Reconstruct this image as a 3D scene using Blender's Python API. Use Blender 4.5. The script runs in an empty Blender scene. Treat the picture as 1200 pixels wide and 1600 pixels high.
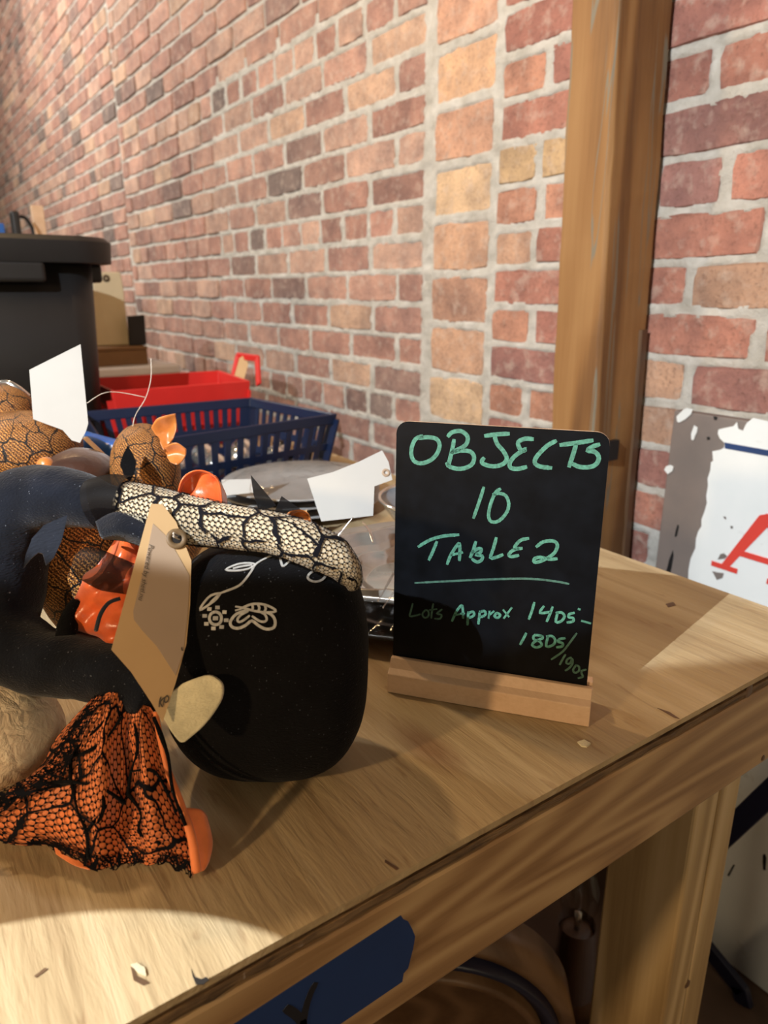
import bpy, bmesh, math, random
from mathutils import Vector, Matrix, noise
R = random.Random(7)
SC = bpy.context.scene
COL = SC.collection
# ------------------------------------------------------------------ camera
F = 1109.0; PITCH = math.radians(17.33); HEAD = math.radians(34.6)
FW = Vector((-math.cos(HEAD)*math.cos(PITCH), math.sin(HEAD)*math.cos(PITCH), -math.sin(PITCH)))
RT = Vector((math.sin(HEAD), math.cos(HEAD), 0)); UP = RT.cross(FW)
CAM = Vector((0, 0, 1.06))
cd = bpy.data.cameras.new('camera'); co = bpy.data.objects.new('camera', cd); COL.objects.link(co)
co.matrix_world = Matrix((( RT.x, UP.x, -FW.x, CAM.x), (RT.y, UP.y, -FW.y, CAM.y), (RT.z, UP.z, -FW.z, CAM.z), (0, 0, 0, 1)))
cd.sensor_fit = 'VERTICAL'; cd.sensor_height = 36.0; cd.lens = F/1600*36; cd.clip_start = 0.02
cd.dof.use_dof = True; cd.dof.focus_distance = 0.49; cd.dof.aperture_fstop = 8.5
SC.camera = co
# ------------------------------------------------------------------ world, light, exposure
w = bpy.data.worlds.new('world'); SC.world = w; w.use_nodes = True
w.node_tree.nodes['Background'].inputs[0].default_value = (1.0, 0.80, 0.58, 1)
w.node_tree.nodes['Background'].inputs[1].default_value = 0.10
SC.view_settings.view_transform = 'Standard'; SC.view_settings.look = 'None'
SC.view_settings.gamma = 1.0; SC.view_settings.exposure = 0.0; SC.view_settings.use_curve_mapping = False

def lamp(name, kind, loc, target, power, color, size=0.1, angle=None, blend=0.1):
    l = bpy.data.lights.new(name, kind); o = bpy.data.objects.new(name, l); COL.objects.link(o)
    o.location = loc; l.energy = power; l.color = color
    d = Vector(target)-Vector(loc); o.rotation_euler = d.to_track_quat('-Z', 'Y').to_euler()
    if kind == 'AREA': l.shape = 'DISK'; l.size = size
    else: l.shadow_soft_size = size
    if kind == 'SPOT': l.spot_size = math.radians(angle); l.spot_blend = blend
    return o
WARM = (1.0, 0.67, 0.35); NEUT = (1.0, 0.92, 0.82); COOL = (0.89, 0.95, 1.0)
lamp('warm_bulb', 'POINT', (-1.25, 0.10, 2.15), (0, 0, 0), 31, WARM, 0.035)
lamp('front_bulb', 'POINT', (-0.08, -1.20, 1.34), (0, 0, 0), 46, WARM, 0.035)
lamp('wall_light', 'AREA', (-4.2, -1.2, 3.0), (-4.4, 1.0, 1.7), 130, NEUT, 0.8)
lamp('end_light', 'AREA', (1.6, -0.3, 1.3), (-0.3, 0.4, 0.6), 8, (1.0, .78, .5), 0.4)
# white lamp behind the photographer; two spots whose cone edges imitate the photographer's shadow
WL = Vector((0.0, -1.07, 1.90)); we = Vector((-.300, .480, .76))-WL; wd = Vector((.48, .88, 0))
wn = wd.cross(we).normalized(); ha_ = 40; wa = we.normalized()*math.cos(math.radians(ha_))+wn*math.sin(math.radians(ha_))
lamp('white_shaped_spot_wall', 'SPOT', WL, WL+wa, 215, COOL, 0.005, 2*ha_, 0.02)
WL2 = Vector((-.24, -1.07, 1.90)); e2 = Vector((-.300, .058, .76))-WL2; n2 = Vector((.1, .136, 0)).cross(e2).normalized(); a2 = e2.normalized()*math.cos(math.radians(6.2))-n2*math.sin(math.radians(6.2))
lamp('white_shaped_spot_corner', 'SPOT', WL2, WL2+a2, 240, COOL, 0.002, 12.6, 0.004)  # second spot added; its narrow cone draws the other edge of that shadow

# ------------------------------------------------------------------ helpers
def ray(x, y): return RT*(x-600) - UP*(y-800) + FW*F
def PD(x, y, d): return CAM + ray(x, y)*(d/F)
def PZ(x, y, z=0.76): r = ray(x, y); return CAM + r*((z-CAM.z)/r.z)
def PY(x, y, Y): r = ray(x, y); return CAM + r*((Y-CAM.y)/r.y)
def PX(x, y, X): r = ray(x, y); return CAM + r*((X-CAM.x)/r.x)
def PP(x, y, o, n): r = ray(x, y); return CAM + r*((o-CAM).dot(n)/r.dot(n))
def depth(p): return (p-CAM).dot(FW)

class NT:
    def __init__(s, name):
        s.m = bpy.data.materials.new(name); s.m.use_nodes = True; s.t = s.m.node_tree
        s.b = s.t.nodes['Principled BSDF']; s.out = s.t.nodes['Material Output']
    def n(s, typ, ins=None, **kw):
        nd = s.t.nodes.new(typ)
        for k, v in kw.items(): setattr(nd, k, v)
        for k, v in (ins or {}).items(): s.set(nd.inputs[k], v)
        return nd
    def set(s, sock, v):
        if isinstance(v, bpy.types.NodeSocket): s.t.links.new(v, sock)
        elif isinstance(v, bpy.types.Node): s.t.links.new(v.outputs[0], sock)
        else: sock.default_value = v if not (isinstance(v, tuple) and len(v) == 3 and sock.type == 'RGBA') else (*v, 1)
    def P(s, **kw):
        for k, v in kw.items(): s.set(s.b.inputs[k.replace('_', ' ')], v)
    def math(s, op, a, b=0.0, c=None):
        nd = s.t.nodes.new('ShaderNodeMath'); nd.operation = op; s.set(nd.inputs[0], a); s.set(nd.inputs[1], b)
        if c is not None: s.set(nd.inputs[2], c)
        return nd.outputs[0]
    def co(s, scale=(1, 1, 1), kind='Object', loc=(0, 0, 0), rot=(0, 0, 0)):
        tc = s.t.nodes.new('ShaderNodeTexCoord'); mp = s.t.nodes.new('ShaderNodeMapping')
        s.t.links.new(tc.outputs[kind], mp.inputs[0]); mp.inputs['Scale'].default_value = scale
        mp.inputs['Location'].default_value = loc; mp.inputs['Rotation'].default_value = rot
        return mp.outputs[0]
    def noise(s, vec, scale=5, detail=4, rough=.5, dist=0):
        return s.n('ShaderNodeTexNoise', {'Vector': vec, 'Scale': scale, 'Detail': detail, 'Roughness': rough, 'Distortion': dist}).outputs[0]
    def ramp(s, fac, stops):
        nd = s.t.nodes.new('ShaderNodeValToRGB'); s.set(nd.inputs[0], fac); e = nd.color_ramp.elements
        while len(e) < len(stops): e.new(0.5)
        for i, (p, c) in enumerate(stops): e[i].position = p; e[i].color = (*c, 1) if len(c) == 3 else c
        return nd.outputs[0]
    def mix(s, fac, a, b, mode='MIX'):
        nd = s.t.nodes.new('ShaderNodeMix'); nd.data_type = 'RGBA'; nd.blend_type = mode
        s.set(nd.inputs[0], fac); s.set(nd.inputs[6], a); s.set(nd.inputs[7], b); return nd.outputs[2]
    def bump(s, h, strength=.5, dist=.001):
        nd = s.n('ShaderNodeBump', {'Height': h, 'Strength': strength, 'Distance': dist}); s.set(s.b.inputs['Normal'], nd.outputs[0]); return nd
def g(v): return (v, v, v)

def plain(name, col, rough=.5, metal=0.0, var=.12, nscale=30, bump=0.0, sheen=0.0, **kw):
    t = NT(name); v = t.co()
    nz = t.noise(v, nscale, 5)
    t.P(Base_Color=t.ramp(nz, [(.25, tuple(c*(1-var) for c in col)), (.75, tuple(min(1, c*(1+var)) for c in col))]), Roughness=rough, Metallic=metal)
    if sheen: t.P(Sheen_Weight=sheen)
    if bump: t.bump(t.noise(v, nscale*4, 4), bump, .001)
    t.P(**kw); return t.m

def wood(name, stops, axis, fine=90, rough=.55, bump=.35, ring=0, stretch=.03, big=6, dark=None):
    """stops: colour ramp across the grain; axis: direction the grain runs"""
    t = NT(name); sc = [1, 1, 1]; sc[axis] = stretch
    v = t.co(tuple(sc)); a = t.noise(v, big*6, 3, .5, .6); b = t.noise(v, fine*3, 6, .65)
    if ring:
        sc2 = [1, 1, 1]; sc2[axis] = .10
        n2 = t.noise(t.co(tuple(sc2)), big*1.5, 1.5, .4)
        rg = t.math('MULTIPLY_ADD', t.math('SINE', t.math('MULTIPLY', n2, ring*12.0)), .5, .5); rg = t.math('POWER', rg, 1.6)
        fac = t.math('ADD', t.math('MULTIPLY', rg, .36), t.math('ADD', t.math('MULTIPLY', a, .30), t.math('MULTIPLY', b, .34)))
    else:
        fac = t.math('ADD', t.math('MULTIPLY', a, .55), t.math('MULTIPLY', b, .45))
    col = t.ramp(fac, stops)
    if dark:
        n3 = t.noise(t.co(tuple(sc)), dark[1], 2, .5, 1.2)
        col = t.mix(t.ramp(n3, [(dark[2], g(0)), (dark[2]+.012, g(.85)), (dark[2]+.03, g(.85)), (dark[2]+.042, g(0))]), col, dark[0])
    t.P(Base_Color=col, Roughness=rough); t.bump(b, bump, .0008); return t.m

def hexnet(t, v, cell, thr):
    """1 on the threads of a hexagonal net"""
    sx = t.n('ShaderNodeSeparateXYZ', {0: v}); k = 2*math.pi/cell*1.1547; s = None
    for a in (0, 120, 240):
        ca, sa = math.cos(math.radians(a)), math.sin(math.radians(a))
        ph = t.math('MULTIPLY', t.math('ADD', t.math('MULTIPLY', sx.outputs[0], ca), t.math('MULTIPLY', sx.outputs[1], sa)), k)
        c = t.math('COSINE', ph); s = c if s is None else t.math('ADD', s, c)
    return t.math('LESS_THAN', s, thr)
def webmask(t, v, scale, width, seed=0.0):
    mp = t.n('ShaderNodeVectorMath', {0: v, 1: (seed, seed*1.7, 0)}, operation='ADD').outputs[0]
    nz = t.n('ShaderNodeTexNoise', {'Vector': mp, 'Scale': scale*1.5, 'Detail': 2}).outputs[1]
    w1 = t.n('ShaderNodeVectorMath', {0: nz, 1: (.5/scale,)*3}, operation='MULTIPLY').outputs[0]
    w2 = t.n('ShaderNodeVectorMath', {0: mp, 1: w1}, operation='ADD').outputs[0]
    vo = t.n('ShaderNodeTexVoronoi', {'Vector': w2, 'Scale': scale, 'Randomness': .9}, voronoi_dimensions='2D', feature='DISTANCE_TO_EDGE').outputs[0]
    return t.math('LESS_THAN', vo, width)
def lace(name, cell=.0042, thr=-.88, web=38, width=.055, seed=0.0, col=(.006, .006, .009)):
    t = NT(name); v = t.co(kind='UV')
    m = t.math('MAXIMUM', hexnet(t, v, cell, thr), webmask(t, v, web, width, seed))
    t.P(Base_Color=col, Roughness=.8, Specular_IOR_Level=.08)
    tr = t.n('ShaderNodeBsdfTransparent'); mx = t.n('ShaderNodeMixShader', {0: m, 1: tr.outputs[0], 2: t.b.outputs[0]})
    t.t.links.new(mx.outputs[0], t.out.inputs[0]); return t.m
def film(name, tint, dens, rough=.08):
    t = NT(name); lw = t.n('ShaderNodeLayerWeight', {'Blend': .35})
    gl = t.n('ShaderNodeBsdfGlossy', {'Color': (1, 1, 1, 1), 'Roughness': rough}); tr = t.n('ShaderNodeBsdfTransparent', {'Color': (*tint, 1)})
    f = t.math('ADD', t.math('MULTIPLY', t.math('POWER', lw.outputs[1], 3.0), .13), dens)
    mx = t.n('ShaderNodeMixShader', {0: f, 1: tr.outputs[0], 2: gl.outputs[0]}); t.t.links.new(mx.outputs[0], t.out.inputs[0]); return t.m

ROOT = {}
def setp(o, label=None, cat=None, group=None, kind=None):
    if label: o['label'] = label
    if cat: o['category'] = cat
    if group: o['group'] = group
    if kind: o['kind'] = kind
    return o
def thing(name, label, cat, loc, group=None):
    o = bpy.data.objects.new(name, None); COL.objects.link(o); o.location = loc; o.empty_display_size = .03
    ROOT[o] = Vector(loc); return setp(o, label, cat, group)

class MB:
    def __init__(s): s.v = []; s.f = []; s.uv = []; s.sm = []
    def add(s, vs, fs, uvs=None, smooth=True):
        o = len(s.v); s.v += [Vector(p) for p in vs]
        for f in fs:
            s.f.append([i+o for i in f]); s.uv.append([uvs[i] for i in f] if uvs else [(0, 0)]*len(f)); s.sm.append(smooth)
        return s
    def build(s, name, mat, parent=None, loc=None, label=None, kind=None):
        off = ROOT.get(parent, Vector()) if parent else Vector(loc or (0, 0, 0))
        me = bpy.data.meshes.new(name); me.from_pydata([p-off for p in s.v], [], s.f)
        ul = me.uv_layers.new(name='uv'); flat = [c for f in s.uv for uv in f for c in uv]; ul.data.foreach_set('uv', flat)
        me.polygons.foreach_set('use_smooth', s.sm); me.materials.append(mat); me.update()
        o = bpy.data.objects.new(name, me); COL.objects.link(o)
        if parent: o.parent = parent
        else: o.location = off
        ROOT[o] = off; return setp(o, label, kind=kind)
def mod_bevel(o, w=.002, seg=2):
    m = o.modifiers.new('bevel', 'BEVEL'); m.width = w; m.segments = seg; m.limit_method = 'ANGLE'; return o
def mod_solid(o, t=.001, off=0.0):
    m = o.modifiers.new('solid', 'SOLIDIFY'); m.thickness = t; m.offset = off; return o
def box(mb, a, b, mtx=None):
    (x0, y0, z0), (x1, y1, z1) = a, b
    vs = [Vector(p) for p in ((x0,y0,z0),(x1,y0,z0),(x1,y1,z0),(x0,y1,z0),(x0,y0,z1),(x1,y0,z1),(x1,y1,z1),(x0,y1,z1))]
    if mtx: vs = [mtx @ p for p in vs]
    return mb.add(vs, [(0,3,2,1),(4,5,6,7),(0,1,5,4),(1,2,6,5),(2,3,7,6),(3,0,4,7)], smooth=False)
def cr(pts, n):
    """Catmull-Rom through tuples/vectors, n steps per span"""
    P = [Vector(p) for p in pts]; out = []
    for i in range(len(P)-1):
        a, b, c, d = P[max(i-1, 0)], P[i], P[i+1], P[min(i+2, len(P)-1)]
        for k in range(n):
            t = k/n; out.append(.5*((2*b)+(c-a)*t+(2*a-5*b+4*c-d)*t*t+(3*b-a-3*c+d)*t**3))
    out.append(P[-1]); return out
def tube(mb, pts, rad, n=6, sides=16, cap=True, wr=0.0, seed=0, flat=1.0, updir=Vector((0, 0, 1))):
    """tube through pts with radii, uv in metres; wr = wrinkle amplitude; flat squashes along the binormal"""
    if n > 1:
        P4 = cr([(*p, r) for p, r in zip(pts, rad)], n) if False else None
        C = cr(pts, n); rr = [v.x for v in cr([(r, 0, 0) for r in rad], n)]
    else: C = [Vector(p) for p in pts]; rr = list(rad)
    vs = []; uv = []; L = 0
    for i, c in enumerate(C):
        t = (C[min(i+1, len(C)-1)]-C[max(i-1, 0)]).normalized()
        a = t.cross(updir)
        if a.length < 1e-4: a = t.cross(Vector((1, 0, 0)))
        a.normalize(); b = a.cross(t)
        if i: L += (c-C[i-1]).length
        for k in range(sides+1):
            th = 2*math.pi*k/sides; r = rr[i]
            d = a*math.cos(th)+b*math.sin(th)*flat
            if wr: r += wr*noise.noise((c+d*r)*60+Vector((seed, 0, 0)))+.5*wr*noise.noise((c+d*r)*140+Vector((seed, 5, 0)))
            vs.append(c+d*r); uv.append((th*max(rad), L))
    s1 = sides+1; fs = [(i*s1+k, i*s1+k+1, (i+1)*s1+k+1, (i+1)*s1+k) for i in range(len(C)-1) for k in range(sides)]
    if cap:
        for i, base in ((0, 0), (1, (len(C)-1)*s1)):
            vs.append(C[0] if i == 0 else C[-1]); uv.append((0, 0)); ci = len(vs)-1
            for k in range(sides): fs.append((ci, base+k+1, base+k) if i == 0 else (ci, base+k, base+k+1))
    return mb.add(vs, fs, uv)
def lathe(mb, prof, c, seg=40, scal=None, axes=None):
    ax = axes or (Vector((1, 0, 0)), Vector((0, 1, 0)), Vector((0, 0, 1))); vs = []; n = len(prof); c = Vector(c)
    for k in range(seg):
        th = 2*math.pi*k/seg
        for (r, z) in prof:
            q = r*(scal(th, r) if scal else 1); vs.append(c+ax[0]*q*math.cos(th)+ax[1]*q*math.sin(th)+ax[2]*z)
    fs = [(k*n+i, ((k+1) % seg)*n+i, ((k+1) % seg)*n+i+1, k*n+i+1) for k in range(seg) for i in range(n-1)]
    return mb.add(vs, fs)
def ellipsoid(mb, c, ax, nu=40, nv=24, p=2.0, wr=0, seed=0, scale=40):
    vs = []; uv = []; c = Vector(c)
    def sp(x): return math.copysign(abs(x)**(2/p), x)
    for j in range(nv+1):
        ph = math.pi*(j/nv-.5)
        for i in range(nu+1):
            th = 2*math.pi*i/nu
            d = ax[0]*sp(math.cos(ph))*sp(math.cos(th))+ax[1]*sp(math.cos(ph))*sp(math.sin(th))+ax[2]*sp(math.sin(ph))
            if wr: d = d*(1+wr*noise.noise((c+d)*scale+Vector((seed, 0, 0)))+wr*.4*noise.noise((c+d)*scale*2.7))
            vs.append(c+d); uv.append((th*ax[0].length, ph*ax[2].length))
    s1 = nu+1; fs = [(j*s1+i, j*s1+i+1, (j+1)*s1+i+1, (j+1)*s1+i) for j in range(nv) for i in range(nu)]
    return mb.add(vs, fs, uv)
def sheet(mb, grid, n=6, fold=None):
    """smooth surface through a control grid of points; uv in metres"""
    rows = [cr(r, n) for r in grid]; cols = len(rows[0]); full = [cr([r[k] for r in rows], n) for k in range(cols)]
    H = len(full[0]); vs = []; uv = []
    for k in range(cols):
        for j in range(H):
            p = full[k][j].copy()
            if fold: p = fold(p, k/(cols-1), j/(H-1))
            vs.append(p)
    lu = sum((full[k+1][H//2]-full[k][H//2]).length for k in range(cols-1)); lv = sum((full[cols//2][j+1]-full[cols//2][j]).length for j in range(H-1))
    uv = [(k/(cols-1)*lu, j/(H-1)*lv) for k in range(cols) for j in range(H)]
    return mb.add(vs, [(k*H+j, (k+1)*H+j, (k+1)*H+j+1, k*H+j+1) for k in range(cols-1) for j in range(H-1)], uv)
def poly(mb, pts, th, nrm):
    """flat plate with outline pts, thickness th along nrm (from the outline outwards)"""
    n = len(pts); nrm = Vector(nrm).normalized(); a = [Vector(p) for p in pts]; b = [p+nrm*th for p in a]
    return mb.add(a+b, [tuple(range(n, 2*n)), tuple(reversed(range(n)))]+[(i, (i+1) % n, n+(i+1) % n, n+i) for i in range(n)], smooth=False)
def stroke(mb, pts, surf, wd, lift=.0004, n=3, px=True):
    """pen stroke lying on a surface; surf(x, y) -> (point, normal)"""
    q = [(p[0], p[1], 0) for p in pts]
    if len(q) == 1: q = [q[0], (q[0][0]+.6, q[0][1], 0)]
    c = cr(q, n) if len(q) > 2 else [Vector(p) for p in q]
    S = [surf(p.x, p.y) for p in c]; vs = []
    m = len(S)
    for i, (p, nn) in enumerate(S):
        t = (S[min(i+1, m-1)][0]-S[max(i-1, 0)][0]).normalized(); s = t.cross(nn).normalized(); k = wd/2
        e = t*k*.5 if i == m-1 else (-t*k*.5 if i == 0 else Vector())
        kk = k*(.75 if i in (0, m-1) else 1)
        vs += [p+e+nn*lift-s*kk, p+e+nn*lift+s*kk, p+e+s*kk-nn*.0001, p+e-s*kk-nn*.0001]
    fs = []
    for i in range(m-1):
        a = 4*i; b = 4*i+4
        fs += [(a, a+1, b+1, b), (a+1, a+2, b+2, b+1), (a+3, a, b, b+3)]
    fs += [(0, 3, 2, 1), (4*m-4, 4*m-3, 4*m-2, 4*m-1)]
    return mb.add(vs, fs, smooth=False)

# ------------------------------------------------------------------ materials
def brickmat(name, stuff):
    t = NT(name)
    base = t.n('ShaderNodeAttribute', attribute_name='Col').outputs[0] if stuff else t.n('ShaderNodeObjectInfo').outputs['Color']
    ge = t.n('ShaderNodeNewGeometry').outputs['Position']
    n1 = t.noise(ge, 14, 4, .6); n2 = t.noise(ge, 160, 5, .7); n3 = t.noise(ge, 55, 3)
    c = t.mix(1.0, base, t.ramp(n1, [(.3, (.66, .64, .66)), (.7, (1.26, 1.20, 1.12))]), 'MULTIPLY')
    c = t.mix(t.ramp(n2, [(.52, g(0)), (.72, g(.6))]), c, (.11, .055, .04, 1))
    c = t.mix(t.ramp(n3, [(.52, g(0)), (.72, g(.40))]), c, (.56, .45, .37, 1))
    t.P(Base_Color=c, Roughness=.9); t.bump(t.math('ADD', t.math('MULTIPLY', n2, .5), n3), .8, .005); return t.m
M = {}
M['brick'] = brickmat('brick_single', False); M['brick_s'] = brickmat('brick_mass', True)
def mort():
    t = NT('mortar'); ge = t.n('ShaderNodeNewGeometry').outputs['Position']
    a = t.noise(ge, 25, 5, .6); b = t.noise(ge, 220, 5, .7)
    t.P(Base_Color=t.ramp(a, [(.3, (.44, .42, .37)), (.7, (.66, .64, .59))]), Roughness=.95)
    t.bump(t.math('ADD', a, b), .7, .006); return t.m
M['mortar'] = mort()
def plyw():
    t = NT('plywood'); v = t.co((.05, 1, 1)); a = t.noise(v, 22, 4, .55, .8); b = t.noise(t.co((.07, 1, 1)), 420, 4, .6)
    d = t.noise(t.co((.16, 1, 1)), 150, 3, .5, .4)
    col = t.ramp(t.math('ADD', t.math('MULTIPLY', a, .88), t.math('MULTIPLY', b, .12)), [(.25, (.27, .180, .088)), (.5, (.43, .325, .180)), (.75, (.57, .455, .285))])
    cr_ = t.ramp(d, [(.30, g(1)), (.36, g(0))])
    col = t.mix(t.math('MULTIPLY', cr_, .40), col, (.22, .125, .055, 1))
    k = t.n('ShaderNodeTexVoronoi', {'Vector': t.co((2.2, 5.5, 1)), 'Scale': 1.0}, voronoi_dimensions='2D').outputs[0]
    col = t.mix(t.ramp(k, [(.03, g(.8)), (.10, g(0))]), col, (.20, .10, .04, 1))
    t.P(Base_Color=col, Roughness=.62); t.bump(t.math('ADD', t.math('MULTIPLY', d, 1.0), t.math('MULTIPLY', b, .25)), .7, .0016); return t.m
M['ply'] = plyw()
def plyedge():
    t = NT('plywood_edge'); v = t.co((1, .06, 3)); a = t.noise(v, 160, 5, .7); b = t.noise(t.co((1, .3, 1)), 60, 4, .6, .8)
    t.P(Base_Color=t.ramp(t.math('ADD', t.math('MULTIPLY', a, .5), t.math('MULTIPLY', b, .5)), [(.34, (.035, .02, .01)), (.46, (.17, .10, .045)), (.66, (.33, .21, .10))]), Roughness=.8)
    t.bump(t.math('ADD', a, b), 1.0, .003); return t.m
M['plyedge'] = plyedge()
M['apron'] = wood('pine_apron', [(.2, (.19, .10, .04)), (.45, (.35, .215, .10)), (.75, (.46, .31, .155))], 1, 60, .5, .25, ring=9, big=7)
M['leg'] = wood('pine_leg', [(.2, (.28, .18, .075)), (.45, (.47, .33, .16)), (.75, (.60, .45, .25))], 2, 60, .55, .2, ring=6, big=4)
M['post'] = wood('old_timber', [(.25, (.12, .052, .014)), (.5, (.24, .115, .034)), (.8, (.33, .18, .065))], 2, 50, .7, .9, ring=3, big=5, dark=((.17, .16, .12, 1), 30, .60))
M['signwood'] = wood('pale_beech', [(.25, (.50, .32, .19)), (.55, (.63, .44, .29)), (.8, (.70, .52, .36))], 0, 120, .5, .12)
M['darkwood'] = wood('dark_wood', [(.25, (.05, .025, .012)), (.7, (.16, .085, .04))], 2, 60, .5, .2)
M['roundwood'] = wood('round_wood', [(.25, (.10, .048, .017)), (.7, (.20, .11, .05))], 0, 60, .5, .2, ring=4, big=5)
M['floor'] = plain('floor_boards', (.10, .06, .04), .6, var=.5, nscale=6, bump=.2)
M['board'] = plain('chalkboard_black', (.0022, .0028, .0042), .42, var=.6, nscale=60, Specular_IOR_Level=.18)
M['green'] = plain('green_marker', (.065, .215, .15), .6, var=.45, nscale=500)
M['green_dim'] = plain('green_marker_faint', (.045, .115, .085), .6, var=.5, nscale=400)
def cloth(name, col, lint=.0, weave=900, rough=.95, sheen=.25):
    t = NT(name); v = t.co(); a = t.noise(v, 45, 4); wv = t.noise(t.co((1, .35, 1)), weave, 2); l = t.noise(v, 700, 1, .3)
    c = t.ramp(a, [(.3, tuple(x*.65 for x in col)), (.7, tuple(x*1.35 for x in col))])
    if lint: c = t.mix(t.ramp(l, [(.74, g(0)), (.80, g(lint))]), c, (.25, .28, .34, 1))
    t.P(Base_Color=c, Roughness=rough, Sheen_Weight=sheen, Specular_IOR_Level=.15); t.bump(t.math('ADD', wv, t.math('MULTIPLY', a, 1.5)), .5, .0012); return t.m
M['navy'] = cloth('navy_cotton', (.0055, .0075, .0135), .5, sheen=.12)
M['black'] = cloth('black_cotton', (.0022, .0022, .003), .25, sheen=.02)
M['felt'] = cloth('navy_felt', (.018, .023, .036), .2)
M['creamcloth'] = cloth('cream_cotton', (.52, .44, .31), 0, 600)
M['hand'] = cloth('cream_felt', (.66, .60, .40), 0, 1200)
def satin(name, col, rough=.32):
    t = NT(name); v = t.co(); a = t.noise(v, 60, 3)
    t.P(Base_Color=t.ramp(a, [(.3, tuple(x*.75 for x in col)), (.7, tuple(min(1, x*1.1) for x in col))]), Roughness=rough, Specular_IOR_Level=.6, Sheen_Weight=.3)
    t.bump(t.noise(v, 130, 4), .35, .002); return t.m
M['orange'] = satin('orange_satin', (.78, .125, .022)); M['orange_felt'] = satin('orange_ruffle', (.92, .235, .055), .6)
M['copperribbon'] = satin('copper_ribbon', (.62, .20, .035), .35)
M['brownsatin'] = satin('brown_satin', (.05, .016, .007), .35)
M['lace'] = lace('black_lace', .0044, -.965, 34, .030, 0.3)
M['lace_cream'] = lace('black_web_lace', .0034, -.975, 50, .042, 1.1)
M['lace_edge'] = lace('black_lace_border', .0030, -.55, 110, .12, 2.0, (.003, .003, .005))
def tulle():
    t = NT('black_organza'); t.P(Base_Color=(.003, .002, .002), Roughness=.6, Specular_IOR_Level=.12)
    tr = t.n('ShaderNodeBsdfTransparent'); mx = t.n('ShaderNodeMixShader', {0: .72, 1: tr.outputs[0], 2: t.b.outputs[0]}); t.t.links.new(mx.outputs[0], t.out.inputs[0]); return t.m
M['tulle'] = tulle()
def copper():
    t = NT('copper_lace_cloth'); v = t.co(kind='UV'); s = t.noise(v, 900, 2, .6); ln = t.math('MAXIMUM', webmask(t, v, 42, .03, .7), t.math('MULTIPLY', hexnet(t, v, .003, -1.05), .6)); dn = t.n('ShaderNodeTexWave', {'Vector': v, 'Scale': 170, 'Distortion': 1.5}, bands_direction='DIAGONAL').outputs[1]
    c = t.ramp(t.math('ADD', t.math('MULTIPLY', s, .85), t.math('MULTIPLY', dn, .15)), [(.40, (.020, .006, .002)), (.5, (.22, .072, .013)), (.60, (.70, .33, .08))])
    t.P(Base_Color=t.mix(ln, c, (.004, .003, .003, 1)), Roughness=.45, Metallic=.2); t.bump(s, .8, .0015); return t.m
M['copper'] = copper()
def papier():
    t = NT('crinkled_skin'); v = t.co(); vo = t.n('ShaderNodeTexVoronoi', {'Vector': v, 'Scale': 130}, feature='DISTANCE_TO_EDGE').outputs[0]; a = t.noise(v, 70, 5, .6, .8)
    t.P(Base_Color=t.ramp(a, [(.3, (.70, .55, .38)), (.7, (.88, .76, .56))]), Roughness=.5); t.bump(t.math('ADD', a, t.math('MULTIPLY', vo, .4)), .8, .004); return t.m
M['papier'] = papier()
M['manila'] = plain('manila_card', (.52, .345, .17), .75, var=.05); M['label'] = plain('grey_sticker', (.36, .265, .185), .6, var=.04)
M['ring'] = plain('brown_ring', (.16, .10, .045), .6); M['pen'] = plain('pen_ink', (.06, .045, .03), .6)
M['card'] = plain('white_card', (.47, .47, .45), .7, var=.03); M['thread'] = plain('pale_thread', (.6, .55, .48), .5)
M['silver'] = plain('silver_print', (.38, .38, .37), .6, var=.15, nscale=300)
M['red'] = plain('red_plastic', (.55, .022, .018), .4, var=.06); M['bluep'] = plain('navy_plastic', (.006, .014, .045), .38, var=.08)
M['blackp'] = plain('black_plastic', (.0052, .0052, .0058), .5, var=.1, bump=.05); M['darkblack'] = plain('black_matte', (.006, .006, .007), .6)
M['tape'] = plain('blue_tape', (.002, .026, .125), .75, var=.06, bump=.08); M['tapepen'] = plain('black_marker', (.0008, .0015, .006), .7)
M['whitebox'] = plain('white_plastic', (.60, .61, .66), .45, var=.04); M['kraft'] = plain('brown_card', (.16, .085, .035), .8); M['khaki'] = plain('cream_enamel', (.50, .42, .27), .5, var=.05)
M['pewter'] = plain('pewter', (.40, .385, .35), .27, .6, var=.12, nscale=40); M['darkplate'] = plain('dark_glaze', (.02, .02, .02), .15); M['greyplate'] = plain('grey_glaze', (.33, .335, .335), .3)
M['bowl'] = plain('blue_grey_glaze', (.20, .24, .28), .15, var=.15); M['film'] = film('cling_film', (.97, .97, .97), .02, .10); M['glass'] = film('bulb_glass', (.9, .9, .9), .05, .03)
M['brass'] = plain('dark_brass', (.07, .045, .025), .4, .6); M['chrome'] = plain('bright_silver', (.75, .73, .68), .16, .9, var=.15)
M['navymetal'] = plain('navy_metal', (.008, .010, .030), .4); M['bluebag'] = plain('blue_bag', (.02, .10, .36), .35)
def peeled():
    t = NT('peeled_grey_panel'); v = t.co(); a = t.noise(v, 8, 5, .6); b = t.noise(v, 45, 4, .6)
    t.P(Base_Color=t.ramp(a, [(.3, (.14, .125, .12)), (.7, (.20, .165, .15))]), Roughness=.75); t.bump(b, .2, .002); return t.m
M['peeled'] = peeled()
def enamel():
    t = NT('white_panel_paint'); v = t.co(); a = t.noise(v, 6, 5, .6); b = t.noise(v, 28, 5, .6)
    c = t.ramp(a, [(.3, (.66, .72, .74)), (.7, (.76, .80, .82))]); c = t.mix(t.ramp(b, [(.66, g(0)), (.76, g(.5))]), c, (.42, .43, .40, 1))
    t.P(Base_Color=c, Roughness=.45); return t.m
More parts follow.
